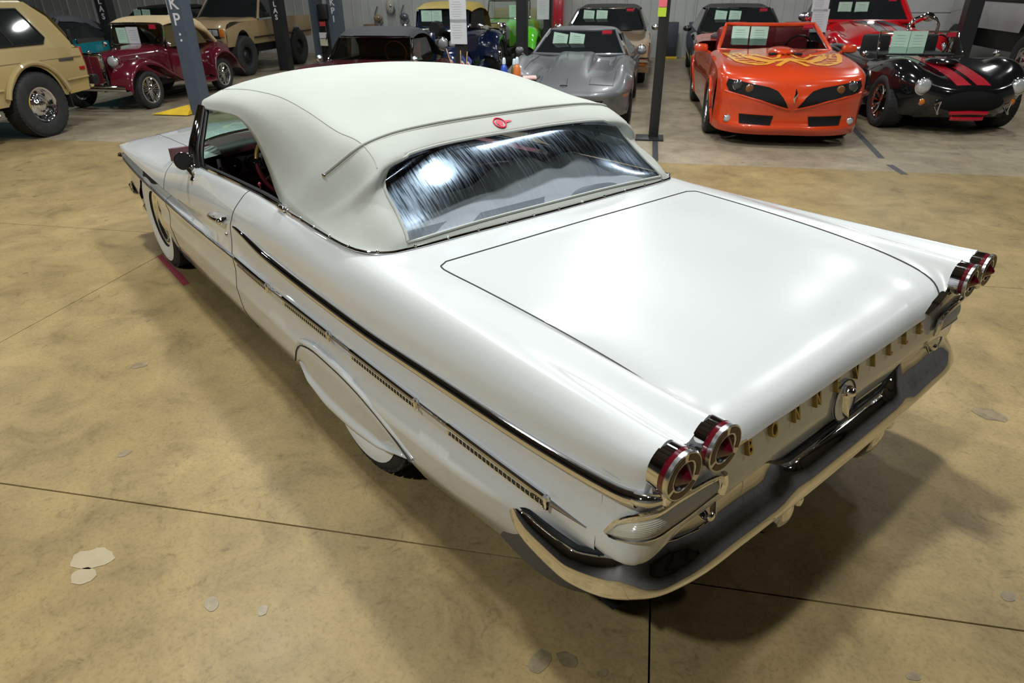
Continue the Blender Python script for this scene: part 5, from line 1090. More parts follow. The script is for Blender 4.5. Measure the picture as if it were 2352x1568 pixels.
# ---------------------------------------------------------------- tan off-road wagon (rear half in view)
c = vehicle('tan_wagon', 'tan off-road station wagon with chunky tyres and chrome steel wheels', 9.86, 3.55)
tm = paint('tan_paint', (.40, .30, .13), .3)
W = .90
te = [(.8, W - .04, 1.03), (-.6, W, 1.08), (-2.0, W, 1.10), (-3.3, W, 1.09), (-3.62, W - .02, 1.06)]
sl = side('body_side', te, tm, c, [(.8, W + .02, .8), (-2.7, W + .03, .82), (-3.7, W + .01, .8)], [(.8, W - .03, .46), (-2.7, W - .02, .46), (-3.7, W - .03, .50)], [(0, .52, .90), (-2.73, .53, .90)], x1=-3.68)
for sg in (1, -1):
    # flared arch lips and belt creases
    for ax in (0, -2.73):
        fl = [(ax + .56 * math.cos(a), (W + .035) * sg, .28 + .665 * math.sin(a)) for a in np.linspace(.42, math.pi - .42, 26)]; tube('arch_flare', fl, .035, tm, c, 8)
        V, Fc = latheg([(.50, .45), (.50, .86)], 20, 'y'); mk('wheel_house', [Vector((v.x + ax, v.y * sg, max(.4, v.z + .42))) for v in V], Fc, black, c)
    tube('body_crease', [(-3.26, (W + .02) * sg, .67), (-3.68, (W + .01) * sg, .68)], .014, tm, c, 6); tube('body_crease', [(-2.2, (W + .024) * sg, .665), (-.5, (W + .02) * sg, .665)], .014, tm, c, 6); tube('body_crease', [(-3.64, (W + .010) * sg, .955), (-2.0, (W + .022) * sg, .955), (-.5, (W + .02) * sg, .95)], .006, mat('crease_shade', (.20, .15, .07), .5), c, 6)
    # greenhouse: pillars and roof side with separate panes
    gy = lambda z: W - .03 - (z - 1.1) * .30
    def pl(nm, pts, m, off=0.): mk(nm, [(x, (gy(z) + off) * sg, z) for x, z in pts], [tuple(range(len(pts))) if sg < 0 else tuple(range(len(pts) - 1, -1, -1))], m, c, smooth=False)
    pl('greenhouse', [(.0, 1.07), (-.55, 1.07), (-3.62, 1.07), (-3.40, 1.47), (-3.15, 1.66), (-.9, 1.68), (-.55, 1.55)], tm)
    for pts, nm in (([(-2.12, 1.16), (-3.10, 1.16), (-3.16, 1.22), (-2.95, 1.58), (-1.98, 1.60)], 'rear_side_window'), ([(-1.05, 1.15), (-1.98, 1.15), (-1.82, 1.60), (-1.05, 1.61)], 'door_window'), ([(-.55, 1.15), (-.98, 1.15), (-.98, 1.61), (-.75, 1.60)], 'door_window')):
        pl(nm, pts, glassdark, .012); tube('window_seal', [(x, (gy(z) + .014) * sg, z) for x, z in pts], .014, black, c, 6, closed=True)
    tube('window_divider', [(-2.62, (gy(1.16) + .016) * sg, 1.16), (-2.46, (gy(1.59) + .016) * sg, 1.59)], .012, black, c, 6)
    tube('door_gap', [(-1.98, (W + .03) * sg, 1.10), (-2.12, (W + .032) * sg, .98), (-2.18, (W + .03) * sg, .88)], .005, gapm, c, 5)
    box('door_handle', (-1.92, (W + .03) * sg, .925), (.18, .03, .05), chrome, c, bev=.01); box('side_badge', (-3.35, (W + .022) * sg, .935), (.26, .01, .035), mat('badge_grey', (.06, .055, .05), .4), c, bev=.003); box('side_reflector', (-3.60, (W + .018) * sg, .80), (.10, .012, .045), mat('red_reflector', (.35, .01, .015), .3), c, bev=.004)
    box('mud_flap', (-3.28, (W - .14) * sg, .43), (.03, .24, .26), black, c, bev=.008); box('bumper_end', (-3.82, (W - .06) * sg, .62), (.12, .14, .13), black, c, bev=.02); box('tail_lamp', (-3.70, (W - .10) * sg, .96), (.05, .16, .22), mat('red_reflector', (.35, .01, .015), .3), c, bev=.01)
    for wx in (0, -2.73): tread_wheel(c, wx, .80 * sg, .415, .28, sg, .215, 'steel')
Sheet('roof', [[(-.85, 0, 1.71), (-.85, .4, 1.70), (-.85, .62, 1.68), (-.85, .68, 1.66)], [(-2.0, 0, 1.74), (-2.0, .4, 1.73), (-2.0, .62, 1.70), (-2.0, .68, 1.67)], [(-3.15, 0, 1.71), (-3.15, .4, 1.70), (-3.15, .62, 1.68), (-3.15, .68, 1.65)]], tm, c)
Sheet('tailgate', [[(-3.15, 0, 1.70), (-3.15, .4, 1.70), (-3.15, .66, 1.66)], [(-3.42, 0, 1.55), (-3.42, .4, 1.55), (-3.41, .73, 1.53)], [(-3.66, 0, 1.10), (-3.66, .4, 1.10), (-3.64, .87, 1.08)], [(-3.74, 0, .9), (-3.74, .4, .9), (-3.70, .90, .9)], [(-3.72, 0, .5), (-3.72, .4, .5), (-3.68, .88, .5)]], tm, c)
mk('rear_glass', [(-3.46, -.6, 1.50), (-3.46, .6, 1.50), (-3.665, .72, 1.16), (-3.665, -.72, 1.16)], [(0, 1, 2, 3)], glassdark, c, smooth=False); box('rear_corner_vent', (-3.60, .85, 1.2), (.05, .04, .2), black, c, bev=.01)
core(c, .6, -3.6, .60, .42, .8); box('rear_bumper', (-3.84, 0, .56), (.10, 1.6, .12), chrome, c, bev=.03); tube('side_step', [(-.6, W - .02, .38), (-2.05, W - .02, .38)], .03, chrome_soft, c, 8)
Sheet('hood', [[(.95, 0, .95), (.95, .5, .95), (.93, .86, .93)], [(.85, 0, 1.06), (.85, .5, 1.05), (.83, .86, 1.03)], [(-.6, 0, 1.12), (-.6, .5, 1.11), (-.6, .9, 1.08)]], tm, c)
# ---------------------------------------------------------------- maroon vintage roadster
c = vehicle('maroon_roadster', 'maroon vintage roadster with cream fabric top, wire wheels and upright grille', 9.78, 8.62, .03); c.scale = (.95, .95, .88)
mm = paint('maroon_paint', (.115, .008, .018), .18)
cream = mat('cream_canvas', (.62, .47, .26), .7, noise=.05)
hb = []
for x, w, zt, zb in ((.30, .16, .98, .42), (.28, .20, .98, .42), (-.3, .30, 1.02, .42), (-.9, .42, 1.06, .42), (-1.0, .52, 1.06, .42)):
    hb.append([(x, 0, zt), (x, w * .55, zt - .012), (x, w * .9, zt - .06), (x, w, zt - .14), (x, w * 1.02, (zt + zb) / 2), (x, w, zb)])
Sheet('bonnet', hb[1:4], mm, c, 5, 4)
Sheet('scuttle', [hb[3], [(-1.0, 0, 1.07), (-1.0, .28, 1.06), (-1.0, .46, 1.0), (-1.0, .53, .92), (-1.0, .55, .74), (-1.0, .54, .42)], [(-1.35, 0, .98), (-1.35, .28, .97), (-1.35, .5, .95), (-1.35, .57, .88), (-1.35, .60, .70), (-1.35, .58, .38)]], mm, c, 4, 4)
side('door_side', [(-1.0, .55, 1.0), (-1.3, .58, .90), (-1.7, .60, .84), (-2.1, .62, .92), (-2.5, .62, .98), (-3.0, .58, .9)], mm, c, [(-1.0, .57, .7), (-2.0, .63, .62), (-3.0, .6, .6)], [(-1.0, .55, .36), (-3.0, .58, .36)])
Sheet('rear_body', [[(-2.2, 0, .9), (-2.2, .4, .9), (-2.2, .62, .92)], [(-2.7, 0, 1.02), (-2.7, .4, 1.02), (-2.7, .61, .96)], [(-3.1, 0, .8), (-3.1, .4, .8), (-3.1, .56, .78)], [(-3.15, 0, .4), (-3.15, .4, .4), (-3.15, .55, .4)]], mm, c)
rd = box('radiator_shell', (.34, 0, .72), (.07, .42, .58), chrome, c, bev=.035); box('radiator_core', (.372, 0, .70), (.03, .33, .50), mm, c, bev=.01)
for k in range(11): box('grille_slat', (.39, -.14 + .028 * k, .70), (.008, .006, .49), mm if k != 5 else chrome, rd, bev=0)
lathe('radiator_cap', curve([(.03, 0), (.035, .02), (.02, .05), (.001, .055)], 3), chrome, c, 14, c=(.34, 0, 1.0))
for sg in (1, -1):
    # swept front wing running into the running board, rear wing
    pts = [(.55, .40), (.50, .62), (.36, .78), (.16, .865), (-.05, .88), (-.30, .82), (-.60, .64), (-.95, .46), (-1.3, .36), (-1.9, .32), (-2.05, .32)]
    rows = []
    for k, (x, z) in enumerate(curve(pts, 3)):
        y0, y1 = (.40, .80) if x > -.2 else (.40 + .12 * min(1, (-.2 - x) / .8), .80)
        rows.append([(x, y0 * sg, z - .03), (x, (y0 + .10) * sg, z + .0), (x, (y0 + y1) / 2 * sg, z + .015), (x, (y1 - .06) * sg, z - .005), (x, y1 * sg, z - .05), (x, (y1 + .004) * sg, z - .10 if x > -.7 else z - .07)])
    loft('front_wing', rows, mm, c, nu=1, nv=3, flip=sg < 0)
    pts = [(-1.98, .36), (-2.02, .60), (-2.12, .80), (-2.32, .89), (-2.55, .86), (-2.78, .72), (-2.95, .50), (-3.08, .38)]
    rows = []
    for k, (x, z) in enumerate(curve(pts, 3)): rows.append([(x, .56 * sg, z), (x, .66 * sg, z + .015), (x, .76 * sg, z - .0), (x, .83 * sg, z - .05), (x, .835 * sg, z - .10)])
    loft('rear_wing', rows, mm, c, nu=1, nv=3, flip=sg < 0)
    for wx in (0, -2.39): tread_wheel(c, wx, .68 * sg, .335, .15, sg, .225, 'wire', name='wheel')
    round_lamp(c, (.30, .36 * sg, .86), .095); tube('lamp_bar', [(.24, .20 * sg, .80), (.26, .36 * sg, .78)], .015, chrome, c, 6); ell('lamp_bowl', (.22, .36 * sg, .86), (.12, .095, .095), mm, c)
    ell('side_lamp', (.05, .66 * sg, .92), (.05, .03, .03), chrome, c); box('bumper_iron', (.52, .26 * sg, .44), (.16, .04, .16), chrome, c, bev=.01)
    tube('windscreen_stanchion', [(-.92, .53 * sg, 1.02), (-.98, .53 * sg, 1.14), (-1.04, .52 * sg, 1.42)], .018, chrome, c, 6); ell('door_mirror', (-.90, .66 * sg, 1.06), (.03, .05, .05), chrome, c)
    tube('top_edge', [(-1.85, .60 * sg, 1.38), (-2.25, .62 * sg, 1.22), (-2.5, .62 * sg, 1.0)], .04, cream, c, 8); box('door_handle', (-1.38, .605 * sg, .80), (.10, .02, .02), chrome, c, bev=.005)
    mk('side_curtain', [(-1.02, .53 * sg, 1.0), (-1.05, .53 * sg, 1.40), (-1.85, .60 * sg, 1.38), (-2.2, .62 * sg, 1.0)], [(0, 1, 2, 3)], mat('yellow_curtain', (.10, .075, .03), .6), c, smooth=False)
box('running_gear', (-1.2, 0, .40), (2.9, .9, .16), black, c, bev=.03)
tube('front_bumper', [(.52, -.66, .42), (.60, -.4, .44), (.62, 0, .445), (.60, .4, .44), (.52, .66, .42)], .035, chrome, c, 10, flat=1.5)
g = windshield(c, (-.95, -.52, 1.06), (-.95, .52, 1.06), (-1.03, .52, 1.42), (-1.03, -.52, 1.42), glassclear, chrome, .014, .0)
sheets(c, g, [(.22, .42)], 'mint paper sheet leaning on the windscreen of the maroon roadster', .20, .28); sheets(c, g, [(.44, .40)], 'white paper sheet leaning on the windscreen of the maroon roadster', .24, .32, paperw); sticker(c, g, .82, .86, .14, .08)
tube('steering_wheel', [(-1.35 + .04 * math.sin(a), .28 + .19 * math.cos(a), 1.02 + .18 * math.sin(a)) for a in np.linspace(0, 2 * math.pi, 20, endpoint=False)], .012, black, c, 6, closed=True)
Sheet('canvas_top', [[(-.98, 0, 1.455), (-.98, .35, 1.45), (-.99, .52, 1.435), (-1.0, .56, 1.40)], [(-1.2, 0, 1.52), (-1.2, .35, 1.515), (-1.2, .53, 1.49), (-1.2, .58, 1.43)], [(-1.85, 0, 1.54), (-1.85, .35, 1.535), (-1.85, .56, 1.50), (-1.85, .62, 1.40)], [(-2.2, 0, 1.46), (-2.2, .35, 1.45), (-2.2, .56, 1.40), (-2.2, .62, 1.28)], [(-2.6, 0, 1.03), (-2.6, .35, 1.03), (-2.6, .56, 1.0), (-2.6, .62, .98)]], cream, c, 4, 4)
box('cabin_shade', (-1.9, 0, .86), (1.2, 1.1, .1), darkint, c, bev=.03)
# ---------------------------------------------------------------- tan pickup on tall tyres
c = vehicle('tan_truck', 'dusty tan pickup truck with black grille standing on tall black tyres', 10.75, 13.15)
dm = paint('dusty_tan_paint', (.33, .235, .125), .4, .4); dz = .16
q = lambda xs_, zs_, ys_=(0, .4, .70, .80): [(x, y, z + dz) for x, y, z in zip(xs_, ys_, zs_)]
sh = Sheet('front_and_hood', [q((.66,) * 4, (.46,) * 4), q((.70, .70, .70, .66), (.62,) * 4), q((.70, .70, .69, .64), (.86, .86, .86, .84)), q((.60, .60, .60, .56), (.95, .95, .95, .93)), q((-.2,) * 4, (1.0, .99, 1.0, .96)), q((-.75,) * 4, (1.03, 1.02, 1.02, .97))], dm, c, 4, 4, su=(2,), angle=40)
side('body_side', [(.64, .80, .84 + dz), (0, .81, .95 + dz), (-.75, .81, .97 + dz), (-1.6, .81, .98 + dz), (-2.0, .81, 1.0 + dz), (-3.4, .80, .98 + dz)], dm, c, [(.64, .81, .7 + dz), (-3.4, .81, .7 + dz)], [(.64, .78, .48 + dz), (-3.4, .78, .48 + dz)], [(0, .44, .96), (-2.55, .44, .94)])
box('grille', (.715, 0, .76 + dz), (.03, 1.40, .20), black, c, bev=.01)
for sg in (1, -1):
    for y in (.46, .60): box('headlamp', (.735, y * sg, .775 + dz), (.02, .12, .12), mat('lamp_glass', (.55, .57, .58), .08, .4, coat=1.), c, bev=.008)
    box('turn_lamp', (.70, .735 * sg, .77 + dz), (.06, .09, .16), amber, c, bev=.01); box('bumper_lamp', (.80, .52 * sg, .53 + dz), (.03, .22, .06), amber, c, bev=.01)
    for wx in (0, -2.55): tread_wheel(c, wx, .72 * sg, .42, .28, sg, .2, 'steel', hub=black)
    mk('side_window', [(-.85, .79 * sg, 1.0 + dz), (-1.25, .66 * sg, 1.42 + dz), (-1.75, .67 * sg, 1.42 + dz), (-1.98, .79 * sg, 1.02 + dz)], [(0, 1, 2, 3)], glassdark, c, smooth=False); tube('pillar', [(-.78, .78 * sg, .98 + dz), (-1.22, .65 * sg, 1.46 + dz)], .03, dm, c, 8); tube('pillar', [(-2.04, .79 * sg, 1.0 + dz), (-1.80, .66 * sg, 1.46 + dz)], .045, dm, c, 8)
    tube('side_stripe', [(-.45, .825 * sg, .62 + dz), (-3.3, .825 * sg, .62 + dz)], .016, black, c, 6)
    box('door_mirror', (-.95, .92 * sg, 1.08 + dz), (.06, .14, .10), black, c, bev=.02)
text_obj('grille_lettering', 'DATSUN', .085, mat('letter_silver', (.4, .4, .4), .4), c, frame((.735, .05, .765 + dz), (0, 1, 0), (0, 0, 1)), .003, bold=.002)
box('grille_badge', (.735, .26, .72 + dz), (.01, .10, .03), mat('badge_orange', (.5, .1, .02), .4), c, bev=.003); box('front_bumper', (.78, 0, .54 + dz), (.10, 1.5, .16), black, c, bev=.03); box('front_plate', (.84, -.1, .46 + dz), (.01, .28, .14), paperw, c, bev=.003)
g = windshield(c, (-.78, -.74, 1.02 + dz), (-.78, .74, 1.02 + dz), (-1.22, .63, 1.45 + dz), (-1.22, -.63, 1.45 + dz), glassdark, black, .02, .05)
Sheet('cab_roof', [[(-1.18, 0, 1.49 + dz), (-1.18, .4, 1.485 + dz), (-1.2, .68, 1.45 + dz)], [(-1.85, 0, 1.50 + dz), (-1.85, .4, 1.49 + dz), (-1.85, .69, 1.45 + dz)], [(-2.05, 0, 1.0 + dz), (-2.05, .4, 1.0 + dz), (-2.05, .80, 1.0 + dz)]], dm, c)
core(c, .55, -3.3, .52, .42, .85)
# ---------------------------------------------------------------- low roadster with charcoal soft top, wood wheel (mostly behind the white car)
c = vehicle('soft_top_roadster', 'dark roadster with charcoal soft top and wood rimmed steering wheel', 5.25, 8.15)
gm_ = paint('dark_red_paint', (.10, .008, .012), .2)
q = lambda xs_, zs_, ys_=(0, .35, .60, .74, .78): [(x, y, z) for x, y, z in zip(xs_, ys_, zs_)]
sh = Sheet('front_and_hood', [q((.70, .70, .66, .56, .45), (.30,) * 5), q((.78, .77, .72, .60, .48), (.50,) * 5), q((.70, .69, .65, .56, .46), (.62, .62, .63, .64, .58)), q((.2,) * 5, (.72, .71, .72, .74, .64)), q((-.75,) * 5, (.79, .78, .77, .74, .66))], gm_, c, 4, 4)
side('body_side', [(.45, .78, .60), (-.75, .78, .66), (-2.0, .78, .68), (-3.0, .74, .66)], gm_, c, [(.45, .79, .5), (-3.0, .76, .5)], [(.45, .74, .22), (-3.0, .72, .25)], [(0, .34, .60), (-2.3, .34, .60)]); core(c, .5, -2.9, .5, .2, .5)
g = windshield(c, (-.80, -.70, .77), (-.80, .70, .77), (-1.12, .60, 1.09), (-1.12, -.60, 1.09), glass_mat('smoke_glass', (.30, .30, .29), .03), chrome, .014, .10)
ctop = mat('charcoal_top', (.045, .048, .055), .7)
Sheet('soft_top', [[(-1.02, 0, 1.115), (-1.04, .35, 1.11), (-1.10, .58, 1.10), (-1.14, .64, 1.07)], [(-1.35, 0, 1.20), (-1.35, .35, 1.195), (-1.35, .58, 1.17), (-1.35, .66, 1.12)], [(-1.8, 0, 1.21), (-1.8, .35, 1.205), (-1.8, .58, 1.17), (-1.82, .68, 1.08)], [(-2.1, 0, 1.12), (-2.1, .35, 1.11), (-2.1, .60, 1.05), (-2.1, .72, .92)], [(-2.4, 0, .74), (-2.4, .35, .74), (-2.4, .6, .73), (-2.4, .76, .70)]], ctop, c)
tube('steering_wheel', [(-1.15 + .05 * math.sin(a), .33 + .18 * math.cos(a), .86 + .17 * math.sin(a)) for a in np.linspace(0, 2 * math.pi, 24, endpoint=False)], .013, mat('wood_rim', (.30, .09, .03), .3, coat=.8), c, 6, closed=True)
for sg in (1, -1):
    tube('window_post', [(-.90, .68 * sg, .78), (-1.16, .62 * sg, 1.06)], .012, chrome, c, 6); ell('door_mirror', (-.70, .80 * sg, .80), (.06, .05, .05), chrome, c)
    mk('side_window', [(-.95, .70 * sg, .76), (-1.18, .63 * sg, 1.06), (-1.75, .67 * sg, 1.05), (-1.85, .76 * sg, .72)], [(0, 1, 2, 3)], glass_mat('amber_glass', (.55, .38, .24), .02), c, smooth=False)
    for wx in (0, -2.3): tread_wheel(c, wx, .68 * sg, .30, .16, sg, .19, 'wire')
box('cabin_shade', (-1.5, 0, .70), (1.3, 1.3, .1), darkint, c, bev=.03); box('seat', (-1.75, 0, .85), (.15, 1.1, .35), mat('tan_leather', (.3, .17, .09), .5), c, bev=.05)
# ---------------------------------------------------------------- blue hot rod with gold top
c = vehicle('blue_hot_rod', 'dark blue hot rod with gold fabric top and exposed engine', 5.2, 11.75)
bl = paint('midnight_blue_paint', (.008, .018, .06), .15); gtop = mat('gold_top', (.42, .31, .07), .5, noise=.05)
q = lambda x, w, zt, zb: [(x, 0, zt), (x, w * .6, zt - .01), (x, w, zt - .08), (x, w * 1.02, (zt + zb) / 2), (x, w, zb)]
Sheet('cowl_body', [q(-.75, .42, 1.0, .40), q(-1.2, .56, 1.03, .38), q(-1.5, .64, 1.02, .36), q(-2.4, .68, 1.0, .36), q(-3.0, .60, .92, .38), q(-3.25, .45, .7, .42)], bl, c, 4, 4)
box('radiator_shell', (.15, 0, .72), (.10, .50, .62), bl, c, bev=.05); box('engine_block', (-.30, 0, .70), (.70, .46, .40), chrome_soft, c, bev=.04)
for k in range(4):
    for sg in (1, -1): tube('exhaust_header', [(-.05 - .17 * k, .22 * sg, .74), (-.12 - .17 * k, .42 * sg, .66), (-.3 - .17 * k, .50 * sg, .48)], .03, chrome, c, 8)
lathe('air_scoop', curve([(.11, -.18), (.13, 0), (.11, .16)], 3), black, c, 20, 'x', c=(-.30, .15, 1.07)); lathe('scoop_face', [(.001, 0), (.11, 0)], black, c, 20, 'x', c=(-.14, .15, 1.07)); box('carburettor', (-.35, 0, .98), (.3, .24, .16), chrome_soft, c, bev=.02)
g = windshield(c, (-1.22, -.55, 1.03), (-1.22, .55, 1.03), (-1.36, .53, 1.36), (-1.36, -.53, 1.36), glassdark, bl, .018, .0)
sheets(c, g, [(.17, .55), (.38, .55)], 'mint paper sheet inside the windscreen of the blue hot rod', .22, .26)
Sheet('gold_top', [[(-1.25, 0, 1.385), (-1.25, .35, 1.38), (-1.26, .56, 1.365), (-1.28, .63, 1.33)], [(-1.4, 0, 1.43), (-1.4, .35, 1.425), (-1.4, .56, 1.405), (-1.4, .64, 1.35)], [(-2.0, 0, 1.50), (-2.0, .35, 1.495), (-2.0, .56, 1.47), (-2.0, .67, 1.38)], [(-2.45, 0, 1.46), (-2.45, .35, 1.45), (-2.45, .58, 1.41), (-2.45, .70, 1.28)], [(-2.8, 0, 1.02), (-2.8, .35, 1.02), (-2.8, .58, 1.0), (-2.8, .70, .96)]], gtop, c)
for sg in (1, -1):
    mk('side_opening', [(-1.25, .60 * sg, 1.02), (-1.38, .60 * sg, 1.33), (-2.2, .655 * sg, 1.33), (-2.35, .67 * sg, 1.02)], [(0, 1, 2, 3)], darkint, c, smooth=False)
    pts = curve([(-2.05, .40), (-2.08, .65), (-2.2, .84), (-2.5, .92), (-2.85, .82), (-3.1, .55), (-3.2, .40)], 3)
    loft('rear_fender', [[(x, .60 * sg, z), (x, .76 * sg, z + .02), (x, .92 * sg, z - .02), (x, 1.0 * sg, z - .10), (x, 1.0 * sg, z - .2 if z > .6 else z - .02)] for x, z in pts], bl, c, nu=1, nv=3)
    pts = curve([(.45, .48), (.36, .66), (.15, .76), (-.1, .74), (-.4, .56), (-.9, .36), (-2.0, .32)], 3)
    loft('front_fender', [[(x, .46 * sg, z), (x, .60 * sg, z + .015), (x, .76 * sg, z - .01), (x, .84 * sg, z - .08)] for x, z in pts], bl, c, nu=1, nv=3)
    tread_wheel(c, 0, .68 * sg, .33, .18, sg, .19, 'five'); tread_wheel(c, -2.6, .80 * sg, .38, .30, sg, .2, 'five'); round_lamp(c, (.22, .42 * sg, .84), .09); ell('door_mirror', (-1.2, .82 * sg, 1.06), (.03, .06, .05), chrome, c)
box('frame', (-1.2, 0, .36), (2.8, .7, .14), black, c, bev=.03)
# ---------------------------------------------------------------- lime green hot rod behind it
c = vehicle('green_hot_rod', 'lime green hot rod with open cab and tall chrome lamps', 4.50, 15.6)
gn = paint('lime_green_paint', (.10, .60, .015), .22)
Sheet('cowl_body', [q(.3, .26, .98, .5), q(-.4, .34, 1.02, .46), q(-.9, .50, 1.05, .42), q(-1.6, .62, 1.05, .40), q(-2.6, .60, .98, .42)], gn, c, 4, 4); box('radiator_shell', (.40, 0, .78), (.08, .42, .5), chrome, c, bev=.04)
for sg in (1, -1):
    pts = curve([(.50, .50), (.40, .74), (.12, .90), (-.2, .88), (-.6, .66), (-1.1, .44), (-1.6, .40)], 3)
    loft('front_fender', [[(x, .50 * sg, z), (x, .64 * sg, z + .02), (x, .82 * sg, z - .01), (x, .92 * sg, z - .10), (x, .93 * sg, z - .2)] for x, z in pts], gn, c, nu=1, nv=3)
    tread_wheel(c, 0, .74 * sg, .35, .2, sg, .2, 'five'); tread_wheel(c, -2.5, .76 * sg, .37, .26, sg, .2, 'five'); tube('lamp_stalk', [(.1, .62 * sg, .9), (.1, .62 * sg, 1.36)], .022, chrome, c, 8); ell('lamp_head', (.1, .62 * sg, 1.40), (.06, .05, .05), chrome, c)
g = windshield(c, (-.95, -.55, 1.05), (-.95, .55, 1.05), (-1.05, .53, 1.45), (-1.05, -.53, 1.45), glassclear, chrome, .016, .0)
sheets(c, g, [(.62, .40)], 'mint paper sheet on the windscreen of the green hot rod', .24, .28)
box('cab_back', (-1.9, 0, 1.10), (.10, 1.2, .36), mat('beige_trim', (.35, .29, .2), .7), c, bev=.03); box('frame', (-1.0, 0, .40), (3.0, .7, .14), black, c, bev=.03)
# ---------------------------------------------------------------- teal convertible with black top and dark coupe by the wall
c = vehicle('teal_convertible', 'teal convertible with black soft top behind the maroon roadster', 12.75, 8.9)
tl = paint('teal_paint', (.01, .20, .24), .2)
q5 = lambda xs_, zs_, ys_=(0, .4, .68, .82, .86): [(x, y, z) for x, y, z in zip(xs_, ys_, zs_)]
Sheet('front_and_hood', [q5((.80, .8, .76, .66, .55), (.30,) * 5), q5((.86, .86, .82, .72, .58), (.56,) * 5), q5((.70, .7, .68, .62, .54), (.72, .72, .73, .73, .66)), q5((.1,) * 5, (.86, .85, .86, .88, .76)), q5((-.8,) * 5, (.94, .93, .92, .9, .8))], tl, c, 4, 4)
side('body_side', [(.54, .86, .68), (-.8, .86, .80), (-2.0, .86, .86), (-3.4, .82, .84)], tl, c, [(.5, .88, .5), (-3.4, .84, .55)], [(.5, .82, .22), (-3.4, .8, .26)], [(0, .36, .68), (-2.55, .36, .68)]); core(c, .5, -3.2, .55, .2, .5)
g = windshield(c, (-.85, -.76, .92), (-.85, .76, .92), (-1.45, .60, 1.30), (-1.45, -.60, 1.30), glassdark, black, .022, .12)
Sheet('soft_top', [[(-1.36, 0, 1.33), (-1.38, .35, 1.325), (-1.45, .60, 1.30), (-1.5, .66, 1.25)], [(-1.9, 0, 1.36), (-1.9, .35, 1.35), (-1.9, .6, 1.32), (-1.9, .70, 1.22)], [(-2.5, 0, 1.25), (-2.5, .35, 1.24), (-2.5, .6, 1.2), (-2.5, .78, 1.02)], [(-3.0, 0, .92), (-3.0, .35, .92), (-3.0, .6, .91), (-3.0, .8, .88)]], ctop, c)
for sg in (1, -1):
    for wx in (0, -2.55): tread_wheel(c, wx, .75 * sg, .33, .22, sg, .2, 'five')
    tube('pillar', [(-.88, .78 * sg, .9), (-1.5, .63 * sg, 1.28)], .03, ctop, c, 8); mk('side_window', [(-.95, .80 * sg, .92), (-1.5, .66 * sg, 1.24), (-2.1, .72 * sg, 1.2), (-2.5, .82 * sg, .95)], [(0, 1, 2, 3)], glassdark, c, smooth=False)
sedan('dark_green_sedan', 'dark sedan with green tinted glass parked by the steel wall', 13.7, 14.2, paint('dark_green_paint', (.008, .012, .010), .2), mat('black_vinyl', (.012, .012, .013), .5), paper_label='mint paper sheet inside the windshield of the dark sedan', chromef=False)
# ---------------------------------------------------------------- two-tone pickup, tail in view at the roller door
c = thing('two_tone_truck', 'grey and maroon pickup truck standing on tall tyres by the white door', 'truck', uv(-7.05, 15.9), HEAD + math.pi)
pm1 = paint('pale_grey_paint', (.36, .33, .34), .3); 
side('bed_side', [(.3, .98, 1.42), (-2.2, .99, 1.42), (-3.2, .98, 1.40)], pm1, c, [(.3, 1.0, 1.2), (-3.2, 1.0, 1.2)], [(.3, .97, .92), (-3.2, .97, .92)], [(-2.35, .50, 1.20)])
Sheet('tailgate', [[(-3.2, 0, 1.42), (-3.2, .5, 1.42), (-3.2, .98, 1.40)], [(-3.24, 0, 1.1), (-3.24, .5, 1.1), (-3.22, .98, 1.1)], [(-3.2, 0, .92), (-3.2, .5, .92), (-3.2, .97, .92)]], pm1, c); box('tail_bumper', (-3.3, 0, .88), (.16, 1.94, .18), black, c, bev=.03)
box('bed_cover', (-1.6, 0, 1.50), (3.2, 1.94, .14), mat('black_vinyl', (.012, .012, .013), .5), c, bev=.03)
for sg in (1, -1): tread_wheel(c, -2.35, .80 * sg, .46, .32, sg, .22, 'steel'); tread_wheel(c, 1.2, .80 * sg, .46, .32, sg, .22, 'steel'); box('marker', (-3.05, 1.0 * sg, 1.22), (.08, .01, .06), mat('red_reflector', (.35, .01, .015), .3), c, bev=.003)
core(c, 1.6, -3.1, .6, .5, .95); box('cab', (1.0, 0, 1.35), (1.6, 1.9, .9), pm1, c, bev=.12)
